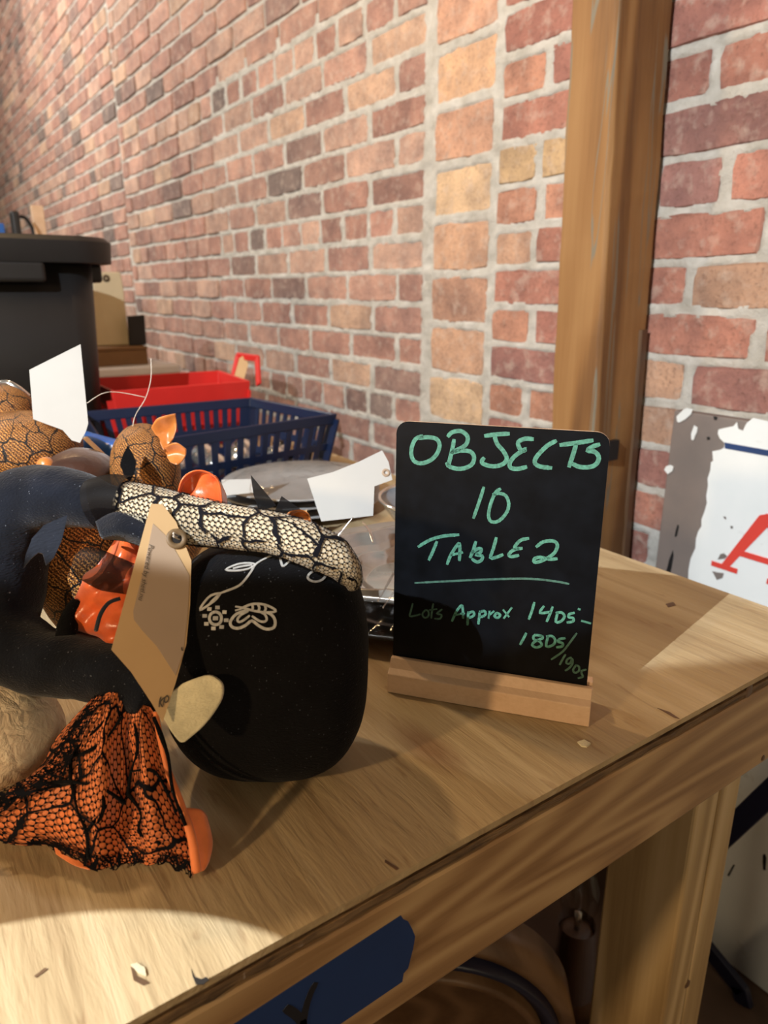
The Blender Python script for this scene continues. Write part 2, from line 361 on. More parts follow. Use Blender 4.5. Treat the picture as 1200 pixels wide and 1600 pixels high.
M['enamel'] = enamel(); M['signred'] = plain('sign_red', (.62, .055, .04), .5, var=.08); M['signblue'] = plain('sign_blue', (.018, .045, .14), .5)

# ------------------------------------------------------------------ setting: floor, brick wall
WY = 1.03
mb = MB(); box(mb, (-8.6, -2.5, -.05), (2.0, 1.4, 0)); setp(mb.build('floor', M['floor']), kind='structure')
mb = MB(); box(mb, (-8.6, WY+.005, 0), (2.0, WY+.25, 3.5)); wall = setp(mb.build('wall_back', M['mortar']), kind='structure')
def brick_mesh(seed):
    r = random.Random(seed); n = 12
    base = [(-.5,-.5),(-.17,-.5),(.17,-.5),(.5,-.5),(.5,-.17),(.5,.17),(.5,.5),(.17,.5),(-.17,.5),(-.5,.5),(-.5,.17),(-.5,-.17)]
    o = []; 
    for (a, b) in base:
        cz = .975 if abs(a) == .5 and abs(b) == .5 else 1.0
        o.append((a*cz+r.uniform(-.012, .012), b*(.96 if cz < 1 else 1)+r.uniform(-.035, .035)))
    vs = [(x, 1.0, z) for x, z in o]+[(x, .12+r.uniform(-.05, .1), z) for x, z in o]+[(x*.982, -.02+r.uniform(-.05, .08), z*.95) for x, z in o]
    fs = [(i, (i+1) % n, n+(i+1) % n, n+i) for i in range(n)]+[(n+i, n+(i+1) % n, 2*n+(i+1) % n, 2*n+i) for i in range(n)]+[tuple(range(2*n, 3*n))]
    return vs, fs
BM = [brick_mesh(i) for i in range(10)]; BME = []
for vs, fs in BM:
    me = bpy.data.meshes.new('brick'); me.from_pydata(vs, [], fs); me.materials.append(M['brick']); me.update(); BME.append(me)
PAL_L = [(.45,.255,.195)]*4+[(.41,.215,.165)]*4+[(.49,.31,.235)]*3+[(.36,.195,.155)]*3+[(.27,.17,.145)]*1+[(.52,.34,.235)]*1+[(.20,.15,.135)]  # left bricks: desaturation by the light is mixed into these colours
PAL_R = [(.41,.175,.125)]*4+[(.36,.15,.115)]*4+[(.46,.22,.14)]*3+[(.31,.15,.13)]*3+[(.48,.29,.19)]*1+[(.36,.165,.14)]*2
PAL_C = [(.54,.32,.20), (.57,.40,.24), (.52,.29,.19), (.47,.25,.175), (.55,.34,.20)]
PAL_T = [(.55,.38,.20), (.33,.22,.15)]
bricks = []      # (cx, cz, w, h, proud, colour)
def addb(x0, x1, z0, z1, pal, dz=0):
    c = R.choice(pal); f = R.uniform(.85, 1.15); m_ = sum(c)/3; c = tuple(v*.88+m_*.12 for v in c)
    bricks.append(((x0+x1)/2, (z0+z1)/2+dz, x1-x0, z1-z0, R.uniform(.005, .010), tuple(min(1, v*f) for v in c)))
for k in range(-14, 33):
    z0 = 1.030+.0727*k+.0055; z1 = z0+.0727-.0115
    hdr = (k-2) % 6 == 0; j = .0125
    x = -1.338; first = (k % 2 == 0)
    while x > -8.4:
        L = .103 if hdr else .203
        if first and not hdr: L = .095; 
        first = False; L *= R.uniform(.95, 1.05); x0 = x-L
        if not (x0 < -3.58 < x-.0): addb(x0, x, z0, z1, PAL_L, -.034 if x < -3.58 else 0)
        else:
            if x+3.58 > .04: addb(-3.575, x, z0, z1, PAL_L)
            x0 = -3.59
        x = x0-j*R.uniform(.8, 1.3)
    x = -1.103; first = (k % 2 == 1)
    while x < 1.9:
        L = .103 if hdr else .203
        if first and not hdr: L = .100
        first = False; L *= R.uniform(.96, 1.05); addb(x, x+L, z0, z1, PAL_T if (k == 3 and x < -.9) else PAL_R)
        x += L+j*R.uniform(.9, 1.7)
for i in range(-15, 9):
    z = 1.5235+.1072*i-.1072; addb(-1.302, -1.124, z+.007, z+.100, PAL_C)
def seen(b):
    p = Vector((b[0], WY, b[1])); v = p-CAM; d = v.dot(FW)
    if d < .1: return None
    x = 600+F*v.dot(RT)/d; y = 800-F*v.dot(UP)/d
    if not (-120 < x < 1320 and -80 < y < 1050): return None
    if b[1] < .75 and x < 880: return None
    if -.80 < b[0] < -.73: return None
    return abs(v.y)/d**3*b[2]*b[3]
rank = sorted([(seen(b) or 0, i) for i, b in enumerate(bricks)], reverse=True)
near = {i for s, i in rank[:298] if s > 0}
rest = MB(); rcol = []
for i, (cx, cz, bw, bh, pr, c) in enumerate(bricks):
    k = R.randrange(10); fl = -1 if R.random() < .5 else 1
    if i in near:
        o = bpy.data.objects.new('brick', BME[k]); COL.objects.link(o); o.parent = wall
        o.location = (cx, WY-pr+.006, cz); o.scale = (bw, .022, bh); o.color = (*c, 1)
    elif seen(b=bricks[i]) is not None or True:
        vs = [(cx+v[0]*bw, WY-pr+.006+v[1]*.022, cz+v[2]*bh) for v in BM[k][0]]
        rest.add(vs, BM[k][1], smooth=False); rcol += [c]*len(BM[k][1])
o = rest.build('brick_mass', M['brick_s'], wall, kind='stuff')
ca = o.data.attributes.new('Col', 'FLOAT_COLOR', 'FACE'); ca.data.foreach_set('color', [v for c in rcol for v in (*c, 1)])

# mortar squeezed into the joints, uneven and partly over the brick edges
mx0, mx1, mz0, mz1, st_ = -2.5, -.15, .58, 1.72, .0058
nx, nz_ = int((mx1-mx0)/st_), int((mz1-mz0)/st_); inside = [[False]*(nx+1) for _ in range(nz_+1)]
for (cx, cz, bw, bh, pr, c) in bricks:
    jt = .0045
    i0, i1 = math.ceil((cx-bw/2+jt-mx0)/st_), math.floor((cx+bw/2-jt-mx0)/st_); k0, k1 = math.ceil((cz-bh/2+jt-mz0)/st_), math.floor((cz+bh/2-jt-mz0)/st_)
    for k in range(max(0, k0), min(nz_, k1)+1):
        for i in range(max(0, i0), min(nx, i1)+1): inside[k][i] = True
mb = MB(); vs = []
for k in range(nz_+1):
    for i in range(nx+1):
        x, z = mx0+i*st_, mz0+k*st_; q = Vector((x, 0, z))
        if inside[k][i]: d = -.002
        else: d = .0055+.0042*noise.noise(q*38)+.0032*noise.noise(q*110)
        vs.append((x+.0014*noise.noise(q*90), WY+.004-d, z+.0014*noise.noise(q*90+Vector((9, 9, 9)))))
s1 = nx+1; mb.add(vs, [(k*s1+i, k*s1+i+1, (k+1)*s1+i+1, (k+1)*s1+i) for k in range(nz_) for i in range(nx) if not (inside[k][i] and inside[k+1][i] and inside[k][i+1] and inside[k+1][i+1])], smooth=True)
mb.build('mortar_joints', M['mortar'], wall, kind='stuff')

# ------------------------------------------------------------------ timber post
def rough_beam(mb, x0, xf, xb, y0, y1, z0, z1, n, amp):
    vs = []; m = n+1
    for i in range(m):
        t = i/n; z = z0+(z1-z0)*t; e = lambda s: amp*noise.noise(Vector((s*3.1, z*9, s)))+amp*.8*noise.noise(Vector((s*7, z*35, 2)))
        a, b, c = x0(z), xf(z), xb(z)
        vs += [(a+e(1), y0+e(2)*.6, z), (b-.006+e(3), y0+e(2.5)*.6, z), (b+e(3)*.8, y0+.006+e(4), z), (c+e(5), y1, z), (a+e(6), y1, z)]
    fs = [(i*5+k, i*5+(k+1) % 5, i*5+5+(k+1) % 5, i*5+5+k) for i in range(n) for k in range(5)]+[(4, 3, 2, 1, 0), tuple(range(n*5, n*5+5))]
    return mb.add(vs, fs, smooth=False)
post = thing('timber_post', 'rough old square timber post standing against the brick wall behind the small chalkboard', 'post', (-.76, .96, 0))
fx0 = lambda z: -.802-.028*(z-.85); fxf = lambda z: -.710-.048*(z-.85); fxb = lambda z: -.725-.028*(z-.85)
mb = MB(); rough_beam(mb, fx0, fxf, fxb, .890, 1.0145, 0, 3.2, 90, .0022); mod_bevel(mb.build('beam', M['post'], post), .002)
mb = MB(); rough_beam(mb, lambda z: fxb(z)-.006, lambda z: fxb(z)+.006, lambda z: fxb(z)+.004, .992, 1.0145, 0, 1.0, 20, .0006); mb.build('recess_shade_strip', M['darkwood'], post)  # dark strip standing in for the shaded recess beside the post
mb = MB(); box(mb, (-.722, .915, .800), (-.7060, .945, .832)); mb.build('metal_plate', M['darkblack'], post, label='small dark square plate on the side of the post')

# ------------------------------------------------------------------ painted sign panel against the wall
PYp = .985
def onp(x, y): return (PY(x, y, PYp-.009), Vector((0, -1, 0)))
pan = thing('sign_panel', 'large white painted sign panel with peeled grey edge and a red letter A', 'sign', (-.2, PYp, 0))
mb = MB(); box(mb, (-.637, PYp-.008, .001), (.55, PYp+.012, .886)); mod_bevel(mb.build('panel_board', M['peeled'], pan), .002)
z5 = lambda L: [(1000+a/4.705, 620+b/4.705) for a, b in L]
edge = z5([(357,1350),(360,1270),(375,1190),(410,1110),(415,1040),(430,990),(455,950),(455,900),(475,850),(495,780),(490,730),(503,650),(500,600),(520,540),(525,480),(540,470),(535,400),(590,390),(620,375),(625,340),(590,305),(575,270),(580,240),(640,225),(690,215),(715,185),(725,235),(760,250),(775,215),(790,190),(835,155),(880,165),(941,180)])
pts = [onp(*e)[0] for e in edge]; zt = pts[-1].z
outl = [Vector((-.535, PYp-.009, .10)), Vector((-.50, PYp-.009, .004))]
low = [Vector((-.548, PYp-.009, z)) for z in (.1, .2, .3, .42, .5, .56)]
for q in low: q.x += R.uniform(-.006, .006)
outl = [Vector((.54, PYp-.009, .004)), Vector((-.53, PYp-.009, .004))]+low+pts+[Vector((.2, PYp-.009, zt-.004)), Vector((.54, PYp-.009, zt))]
mb = MB(); poly(mb, outl, .0012, (0, -1, 0)); white = mb.build('white_paint', M['enamel'], pan, label='white paint layer with ragged peeled left edge')
for patch in ([(275,180),(270,145),(320,95),(345,82),(390,92),(375,130),(335,165),(290,190)], [(180,535),(195,510),(225,500),(248,512),(240,545),(205,568)], [(380,315),(378,270),(400,210),(425,225),(420,260),(405,290),(395,320)]):
    mb = MB(); poly(mb, [onp(*e)[0] for e in z5(patch)], .001, (0, -1, 0)); mb.build('paint_flake', M['enamel'], pan, label='leftover flake of white paint')
def flatp(name, L, mat, par, lift=.0012, th=.0006, conv=z5, label=None):
    mb = MB(); poly(mb, [onp(*e)[0]+Vector((0, -lift, 0)) for e in conv(L)], th, (0, -1, 0)); return mb.build(name, mat, par, label=label)
a0 = onp(*z5([(627,335)])[0])[0]; a1 = onp(*z5([(627,378)])[0])[0]
mb = MB(); poly(mb, [a0+Vector((0,-.0012,0)), Vector((.5, a0.y-.0012, a0.z+.002)), Vector((.5, a1.y-.0012, a1.z+.002)), a1+Vector((0,-.0012,0))], .0006, (0, -1, 0)); mb.build('blue_stripe', M['signblue'], pan, label='navy stripe near the top')
# the red A, laid out on the panel in metres from its visible left half
A0 = onp(*z5([(935,872)])[0])[0]; AL = onp(*z5([(520,1240)])[0])[0]; h = A0.z-onp(*z5([(640,1275)])[0])[0].z; wA = (A0.x-AL.x)
def apt(u, v): return Vector((A0.x+u*wA, PYp-.0102, A0.z-v*h))
AT = [0]
def apoly(L, mb): AT[0] += 1; poly(mb, [apt(*p) for p in L], .0006+.0001*AT[0], (0, -1, 0))
mb = MB()
apoly([(-.14,.02),(.02,-.03),(.15,-.03),(-.0,.0),(.04,.12),(-.58,.92),(-.71,.92),(.0,.06)][:2]+[(.12,-.03),(.06,.16),(-.58,.93),(-.76,.93)], mb)
apoly([(-.98,.92),(-.40,.92),(-.40,1.0),(-.98,1.0)], mb)
apoly([(-.02,-.03),(.13,-.03),(.78,.93),(.42,.93)], mb); apoly([(.22,.92),(1.0,.92),(1.0,1.0),(.22,1.0)], mb)
apoly([(-.42,.62),(.42,.62),(.46,.71),(-.48,.71)], mb)
mb.build('red_letter', M['signred'], pan, label='red serif letter A')
for L in ([(575,1195),(595,1155),(620,1148),(645,1170),(625,1188)], [(535,1280),(580,1290),(620,1295),(610,1330),(570,1345)], [(615,880),(632,878),(640,895),(630,900)], [(668,948),(685,948),(688,965),(672,968)]):
    flatp('chip', L, M['peeled'], pan)
for L in ([(540,142),(568,148),(562,172),(542,168)], [(490,295),(510,295),(512,315),(492,318)], [(190,1290),(215,1190),(240,1130),(245,1170),(222,1300)], [(252,1030),(262,980),(275,940),(285,950),(270,1025)]):
    flatp('nail_hole', L, M['darkblack'], pan, lift=-.0009)
cv6 = lambda L: [(1080+a/3.81, 1180+b/3.81) for a, b in L]
for L in ([(430,590),(442,585),(450,610),(445,680),(432,680),(428,630)], [(218,712),(255,648),(262,652),(228,718)]): flatp('chip', L, M['darkblack'], pan, conv=cv6)
# navy bar stand in front of the panel's foot
st = thing('navy_bar_stand', 'dark navy flat bar stand in front of the foot of the white sign panel', 'stand', (-.33, .86, 0))
def bar(mb, pts, w, t, side): 
    for a, b in zip(pts[:-1], pts[1:]):
        d = (b-a).normalized(); s = side.cross(d).normalized()*w/2; n = side.normalized()*t/2; e = d*w*.2
        q = [a-s-n-e, a+s-n-e, a+s+n-e, a-s+n-e, b-s-n+e, b+s-n+e, b+s+n+e, b-s+n+e]
        mb.add(q, [(0,3,2,1),(4,5,6,7),(0,1,5,4),(1,2,6,5),(2,3,7,6),(3,0,4,7)], smooth=False)
pa, pb = PY(1135, 1303, .90), PY(1215, 1228, .90); pb = pb+(pb-pa)*1.2
mb = MB(); bar(mb, [pa-(pb-pa)*.6, pb], .030, .012, Vector((0, 1, 0))); mod_bevel(mb.build('strut', M['navymetal'], st), .002)
q1, q2 = PY(1090, 1462, .93), PY(1157, 1545, .93); 
mb = MB(); bar(mb, [pa-(pb-pa)*.6, q1, q2, Vector((q2.x+.008, .93, .005))], .026, .012, Vector((0, 1, 0))); mod_bevel(mb.build('foot', M['navymetal'], st), .002)
mb = MB(); bar(mb, [pb, Vector((pb.x+.02, .90, .005))], .026, .012, Vector((0, 1, 0))); mb.build('foot', M['navymetal'], st)

# ------------------------------------------------------------------ table
TX0, TX1, TY0, TY1 = -2.75, -.248, -.56, .680
tab = thing('work_table', 'long plywood topped work table with raw pine apron and legs', 'table', ((TX0+TX1)/2, .06, 0))
mb = MB(); box(mb, (TX0, TY0, .7555), (TX1, TY1, .76)); mb.build('tabletop', M['ply'], tab)
for i, (za, zb, dx) in enumerate([(.7445, .7480, .002), (.7480, .7518, .0005), (.7518, .7555, .0025)]):
    mb = MB(); n = 160; vs = []
    for k in range(n+1):
        y = TY0+(TY1-TY0)*k/n; e = dx+.0016*noise.noise(Vector((i*5, y*60, 0)))+.001*noise.noise(Vector((i*9, y*190, 0)))
        vs += [(TX0, y, za), (TX1-e, y, za), (TX1-e*.7, y, zb), (TX0, y, zb)]
    mb.add(vs, [(4*k+j, 4*k+(j+1) % 4, 4*k+4+(j+1) % 4, 4*k+4+j) for k in range(n) for j in range(4)]+[(3, 2, 1, 0), (4*n, 4*n+1, 4*n+2, 4*n+3)], smooth=False)
    mb.build('ply_layer', M['plyedge'], tab)
def member(name, a, b, mat, bev=.003): mb = MB(); box(mb, a, b); return mod_bevel(mb.build(name, M[mat], tab), bev)
member('apron', (TX1-.038, TY0+.01, .660), (TX1-.001, TY1-.012, .7440), 'apron')
member('apron', (TX0, TY0+.01, .660), (TX0+.037, TY1-.012, .7440), 'apron')
member('side_rail', (TX0+.04, TY1-.052, .660), (TX1-.040, TY1-.014, .7440), 'post')
member('side_rail', (TX0+.04, TY0+.014, .660), (TX1-.040, TY0+.052, .7440), 'post')
def leg(x, y, sx):
    mb = MB(); box(mb, (min(x, x-sx*.089), y, .001), (max(x, x-sx*.089), y+.0395, .7440)); mod_bevel(mb.build('leg', M['leg'], tab), .003)
    mb = MB(); box(mb, (min(x, x-sx*.040), y+.0395, .001), (max(x, x-sx*.040), y+.078, .7440)); mod_bevel(mb.build('leg', M['leg'], tab), .003)
for y in (.558, TY0+.06): leg(TX1-.042, y, 1); leg(TX0+.042, y, -1)
def knot(p, n, r, par=tab):
    mb = MB(); lathe(mb, [(0, .0006), (r*.7, .0008), (r, 0)], p, 14, axes=(Vector((0, 1, 0)), Vector((0, 0, 1)), Vector((1, 0, 0)))); mb.build('knot', M['darkwood'], par)
knot(PX(1170, 1080, TX1-.001), 0, .006); knot(PX(1192, 1184, TX1-.001), 0, .003); knot(PX(1074, 1538, TX1-.042), 0, .005)
def blot(L, th=.0004, mat='darkwood', nm='splinter'):
    mb = MB(); poly(mb, [PZ(x, y, .76) for x, y in L], th, (0, 0, 1)); mb.build(nm, M[mat], tab)
cv8 = lambda L: [(a/1.7143, 1240+b/1.7143) for a, b in L]
blot(cv8([(350,465),(358,500),(385,515),(402,508),(385,498),(368,490),(360,470)])); blot(cv8([(92,490),(120,468),(130,470),(112,485),(98,494)])); blot(cv8([(1032,178),(1068,202),(1062,206),(1030,184)]))
blot(cv8([(512,470),(522,492),(540,498),(552,492),(560,500),(545,512),(525,512),(516,490)]), .0003, 'darkblack'); blot(cv8([(352,462),(368,458),(388,470),(392,490),(372,482)]), .0012, 'hand')
cv7 = lambda L: [(700+a/2.4, 1040+b/2.4) for a, b in L]
blot(cv7([(785,160),(830,175),(868,200),(850,196)])); blot(cv7([(485,290),(510,282),(535,296),(520,308),(500,305)]), .0012, 'hand'); blot([(1040,944),(1052,941),(1056,946),(1044,949)])
# blue tape on the apron
tx = TX1-.001
tp = [PX(x, y, tx) for x, y in [(626,1430),(630,1436),(637,1439),(643,1450),(648,1462),(645,1480),(640,1500),(637,1512),(630,1520),(628,1533)]]
b0 = tp[-1]; u = (PX(530, 1600, tx)-b0); b1 = b0+u*1.9; t1 = tp[0]+(PX(365, 1600, tx)-tp[0])*1.35
mb = MB(); poly(mb, [t1]+tp+[b1], .0005, (1, 0, 0)); tape = mb.build('tape', M['tape'], tab, label='blue masking tape strip torn at its end')
cvt = lambda L: [(340+a/3.529, 1420+b/3.529) for a, b in L]
mb = MB(); sfx = lambda x, y: (PX(x, y, tx+.0005), Vector((1, 0, 0)))
mb2 = MB(); stroke(mb, cvt([(537,415),(510,470),(485,550),(470,640),(462,720)]), sfx, .0042, .0003); stroke(mb2, cvt([(378,548),(420,575),(455,610),(475,650)]), sfx, .0050, .0003)
mb.build('pen_stroke', M['tapepen'], tape); mb2.build('pen_stroke', M['tapepen'], tape)

# ------------------------------------------------------------------ small chalkboard sign
S0 = PZ(605, 1082); S1 = PZ(920, 1137); e = (S1-S0).normalized(); nb = Vector((e.y, -e.x, 0)); bl = (S1-S0).length
sgn = thing('chalkboard_sign', 'small black tabletop chalkboard with green handwriting in a pale wooden base', 'sign', (S0+S1)/2-nb*.02)
def loc_s(u, v, z): return S0+e*u-nb*v+Vector((0, 0, z))
prof = [(0, 0), (0, .016), (.005, .019), (.009, .026), (.0125, .0262), (.0125, .016), (.0165, .016), (.0165, .027), (.034, .022), (.036, .016), (.036, 0)]
mb = MB(); vs = [loc_s(0, a, b+.0003) for a, b in prof]+[loc_s(bl, a, b+.0003) for a, b in prof]; n = len(prof)
mb.add(vs, [(i, (i+1) % n, n+(i+1) % n, n+i) for i in range(n)]+[tuple(reversed(range(n))), tuple(range(n, 2*n))], smooth=False)
mod_bevel(mb.build('sign_base', M['signwood'], sgn), .0007, 2)
BO = loc_s(bl/2, .0130, .02)   # a point on the board's front face
tilt = .035; bn = (nb*math.cos(tilt)+Vector((0, 0, 1))*math.sin(tilt)).normalized(); bup = e.cross(-bn).normalized()
if bup.z < 0: bup = -bup
def onb(x, y): return (PP(x, y, BO, bn), bn)
cTL, cTR, cBL, cBR = (onb(*q)[0] for q in [(614, 660), (951, 673), (619, 1036), (920, 1078)])
uv = lambda p: ((p-BO).dot(e), (p-BO).dot(bup))
uL = (uv(cTL)[0]+uv(cBL)[0])/2; uR = (uv(cTR)[0]+uv(cBR)[0])/2; vT = (uv(cTL)[1]+uv(cTR)[1])/2
r = .009; out = []
for (cx, cy, a0_) in ((uR-r, vT-r, 0), (uL+r, vT-r, 90), (uL+r*.6, -.003+r*.6, 180), (uR-r*.6, -.003+r*.6, 270)):
    rr = r if cy > .05 else r*.6
    for k in range(7): a = math.radians(a0_+15*k); out.append(BO+e*(cx+rr*math.cos(a))+bup*(cy+rr*math.sin(a)))
mb = MB(); poly(mb, [p-bn*.0008 for p in out], .0008, bn); brd = mb.build('chalkboard', M['board'], sgn)
mb = MB(); poly(mb, [p-bn*.0030 for p in out], .0021, bn); mb.build('board_backing', M['signwood'], sgn, label='thin pale wooden back and edge of the chalkboard')
c1 = lambda L: [(600+a/3.3333, 650+b/3.3333) for a, b in L]; c2 = lambda L: [(600+a/3.3333, 880+b/3.3333) for a, b in L]
T1 = [[(200,105),(165,120),(145,165),(145,210),(165,240),(205,245),(250,225),(280,190),(290,150),(275,120),(230,110),(185,115)],
 [(365,125),(355,180),(340,240),(335,262)], [(335,105),(355,85),(400,78),(435,105),(430,145),(395,170),(350,190),(400,180),(450,185),(470,215),(455,255),(400,275),(345,265),(328,245)],
 [(528,103),(590,95),(650,92)], [(575,100),(590,145),(620,180),(640,220),(620,250),(570,262),(520,250),(510,235),(520,220)],
 [(775,120),(735,118),(700,135),(705,165),(722,182),(740,172),(715,185),(680,210),(655,245),(662,270),(700,275),(740,265)],
 [(895,130),(850,155),(800,205),(785,240),(810,262),(870,270)], [(920,150),(1000,140),(1085,127)], [(1000,150),(985,200),(965,262)],
 [(1120,148),(1085,160),(1060,180),(1095,185),(1118,210),(1110,245),(1075,265),(1020,265),(985,250)],
 [(520,372),(495,450),(467,530)], [(605,380),(580,400),(555,460),(545,520),(560,550),(600,545),(640,500),(650,455),(635,415),(600,402),(570,408)],
 [(180,680),(240,645),(310,625),(388,618)], [(275,655),(255,705),(235,748)],
 [(330,770),(350,720),(385,668),(394,668),(396,700),(393,750)], [(345,725),(408,710)],
 [(478,655),(465,700),(450,735)], [(455,715),(485,692),(508,692),(500,712),(478,722),(512,728),(508,750),(485,760),(460,745)],
 [(585,635),(570,690),(555,738),(585,735),(618,722)], [(752,637),(715,645),(690,668),(680,688),(700,690),(718,688)], [(700,690),(670,700),(650,722),(665,732),(700,725)],
 [(795,680),(830,655),(880,650),(903,670),(890,710),(850,740),(810,758),(783,760),(785,742),(815,735),(860,745),(900,743)]]
T2 = [[(355,300),(375,255),(400,222),(410,228),(412,285)], [(368,270),(418,260)], [(440,255),(437,290),(435,320)], [(440,260),(465,252),(468,272),(440,285)], [(500,250),(495,290),(492,315)], [(500,255),(525,248),(528,268),(500,282)],
 [(550,250),(545,285)], [(550,268),(572,250)], [(588,258),(575,275),(592,284),(606,268),(588,258)], [(622,243),(650,277)], [(665,232),(625,285)],
 [(783,205),(770,250),(755,290)], [(832,224),(812,258),(865,253)], [(878,228),(862,270),(848,302)], [(905,255),(895,305),(925,300),(940,275),(925,256),(898,258)], [(990,258),(965,265),(962,280),(985,285),(985,302),(955,308)], [(1013,238),(1020,240)], [(1030,300),(1075,312)],
 [(740,365),(725,395),(710,422)], [(822,378),(785,374),(780,395),(810,406),(822,425),(795,438),(772,425),(790,405),(826,390),(822,378)], [(855,378),(845,432),(880,425),(892,400),(875,379),(848,381)], [(942,390),(915,395),(907,408),(930,416),(928,432),(900,437)]]
T3 = [[(1003,365),(970,410),(930,460),(872,500)], [(945,475),(930,500),(916,527)], [(975,490),(955,500),(950,520),(970,520),(980,495),(982,520),(965,545),(945,558)], [(1000,530),(985,555),(995,570),(1015,560),(1016,538),(1000,530)], [(1052,553),(1030,560),(1030,575),(1036,590),(1012,598)]]
T4 = [[(150,210),(140,250),(135,275),(165,272),(188,265)], [(215,243),(200,265),(213,284),(233,272),(230,248),(215,243)], [(257,210),(250,250),(247,285)], [(238,243),(275,238)], [(302,240),(275,262),(300,268),(292,288),(265,288)]]
def pen(L, surf, wd, mat, par, nm='marker_stroke', lift=.0004):
    mb = MB(); stroke(mb, L, surf, wd, lift); mb.build(nm, M[mat], par)
for L in T1: pen(c1(L), onb, .0030 if L[0][1] < 300 else .0024, 'green', brd)
for L in T2: pen(c2(L), onb, .0019, 'green', brd)
for L in T3: pen(c2(L), onb, .0015, 'green_dim', brd)
for L in T4: pen(c2(L), onb, .0014, 'green_dim', brd)
pen(c2([(162,102),(400,90),(560,83),(700,80),(800,83),(900,95),(962,107)]), onb, .0015, 'green_dim', brd)

# ------------------------------------------------------------------ witch doll
doll = thing('witch_doll', 'stuffed cloth doll in navy with black printed body, web lace arm and orange ruffle', 'doll', PZ(200, 1300))
def pts(L): return [PD(x, y, d) for x, y, r, d in L], [r*d/F for x, y, r, d in L]
mb = MB()
for L in ([(215,800,30,.432),(165,792,38,.436),(110,778,46,.44),(45,785,58,.448),(0,840,78,.458),(-20,920,86,.462)], [(-20,900,86,.462),(-10,985,72,.452),(50,1028,54,.44),(130,1042,50,.43),(195,1058,48,.42),(245,1092,42,.410)]):
    p, r = pts(L); tube(mb, p, r, 8, 20, True, .0016, 3)
o = mb.build('torso', M['navy'], doll); m = o.modifiers.new('re', 'REMESH'); m.mode = 'VOXEL'; m.voxel_size = .0022; m.use_smooth_shade = True
m = o.modifiers.new('sm', 'SMOOTH'); m.iterations = 4
# black printed round body
BC = PD(418, 1028, .452); fwh = Vector((FW.x, FW.y, 0)).normalized(); BZ = BC.z-.7605
BAX = (RT*.0645, fwh*.054, Vector((0, 0, BZ)))
mb = MB(); ellipsoid(mb, BC, BAX, 64, 44, 2.75, .012, 4, 30); rbody = mb.build('round_body', M['black'], doll, label='black round stuffed body with silver print')
def onball(x, y):
    d = ray(x, y).normalized(); o = CAM; lo, hi = .25, .52
    def f(s):
        q = o+d*s-BC; v = [q.dot(a)/a.length_squared for a in BAX]
        c = (abs(v[0])**2.75+abs(v[1])**2.75); return c+abs(v[2])**2.75-1
    s = .28
    while s < .6 and f(s) > 0: s += .0006
    p = o+d*s; q = p-BC; k = [q.dot(a)/a.length_squared for a in BAX]
    n = sum(((a/a.length_squared)*math.copysign(abs(v)**1.75, v) for a, v in zip(BAX, k)), Vector()).normalized()
    k2 = 1+.012*noise.noise((BC+q)*30+Vector((4, 0, 0)))+.0048*noise.noise((BC+q)*81)
    return BC+q*k2+n*.0005, n
cb = lambda L: [(300+a/4.2857, 840+b/4.2857) for a, b in L]
pr = [[(540,125),(480,155),(425,190),(395,235),(345,300),(300,335),(195,375)], [(420,185),(370,180),(300,190),(230,222),(300,228),(380,215),(415,195)], [(400,192),(330,202),(280,214)], [(195,375),(130,390),(80,440),(58,485),(110,455),(165,415),(195,375)], [(185,385),(150,415),(125,440)],
 [(340,468),(400,445),(470,445),(530,465),(563,492),(500,500),(420,490),(340,468)], [(405,450),(408,470),(400,487)], [(442,446),(452,470),(445,490)], [(488,453),(495,475),(485,497)], [(340,468),(295,462)], [(342,472),(294,487)],
 [(380,482),(300,510),(258,560),(268,595),(310,605),(360,585),(402,555),(450,590),(500,612),(550,600),(556,550),(530,512),(505,502)], [(385,522),(345,552),(315,563),(305,545),(330,515),(375,492)], [(405,525),(450,556),(485,562),(502,545),(490,515),(465,500)],
 [(590,140),(600,180),(614,195),(660,155)], [(740,185),(790,188)], [(910,235),(870,285),(820,300),(780,285),(775,260),(810,230),(880,222)],
 [(160+40*math.cos(a*.55), 540+42*math.sin(a*.55)) for a in range(13)]]
for L in pr: pen(cb(L), onball, .0013 if len(L) < 10 else .0016, 'silver', rbody, 'silver_print', .0003)
for a in range(8): t = a*.785+.2; pen(cb([(160+72*math.cos(t)-7, 538+70*math.sin(t)), (160+72*math.cos(t)+7, 538+70*math.sin(t))]), onball, .0026, 'silver', rbody, 'silver_print', .0003)
pen(cb([(152,540),(168,540)]), onball, .003, 'silver', rbody, 'silver_print', .0003)
# web lace arm
LA = [(196,784,33,.428),(250,799,36,.422),(310,815,37,.416),(380,826,34,.411),(430,834,33,.408),(480,850,34,.407),(523,872,31,.409),(548,902,18,.413),(553,920,8,.415)]
p, r = pts(LA); mb = MB(); tube(mb, p, r, 8, 28, True, .0008, 9); arm = mb.build('arm', M['creamcloth'], doll, label='cream cloth arm')
mb = MB(); tube(mb, p, [q+.0009 for q in r], 8, 28, True, .0008, 9); mb.build('lace_sleeve', M['lace_cream'], arm, label='black spider web lace sleeve')
p, r = pts([(150,788,36,.432),(175,782,37,.430),(205,784,36,.4265)]); mb = MB(); tube(mb, p, [q+.0016 for q in r], 5, 24, False); mb.build('cuff', M['tulle'], doll, label='sheer black cuff')
# folded ribbon under the cuff
mb = MB(); sheet(mb, [[PD(150,815,.415), PD(185,800,.405), PD(232,822,.402)], [PD(158,838,.41), PD(190,830,.40), PD(228,842,.40)], [PD(165,842,.42), PD(195,845,.415), PD(225,855,.41)]], 5); mod_solid(mb.build('ribbon', M['navy'], doll), .001)
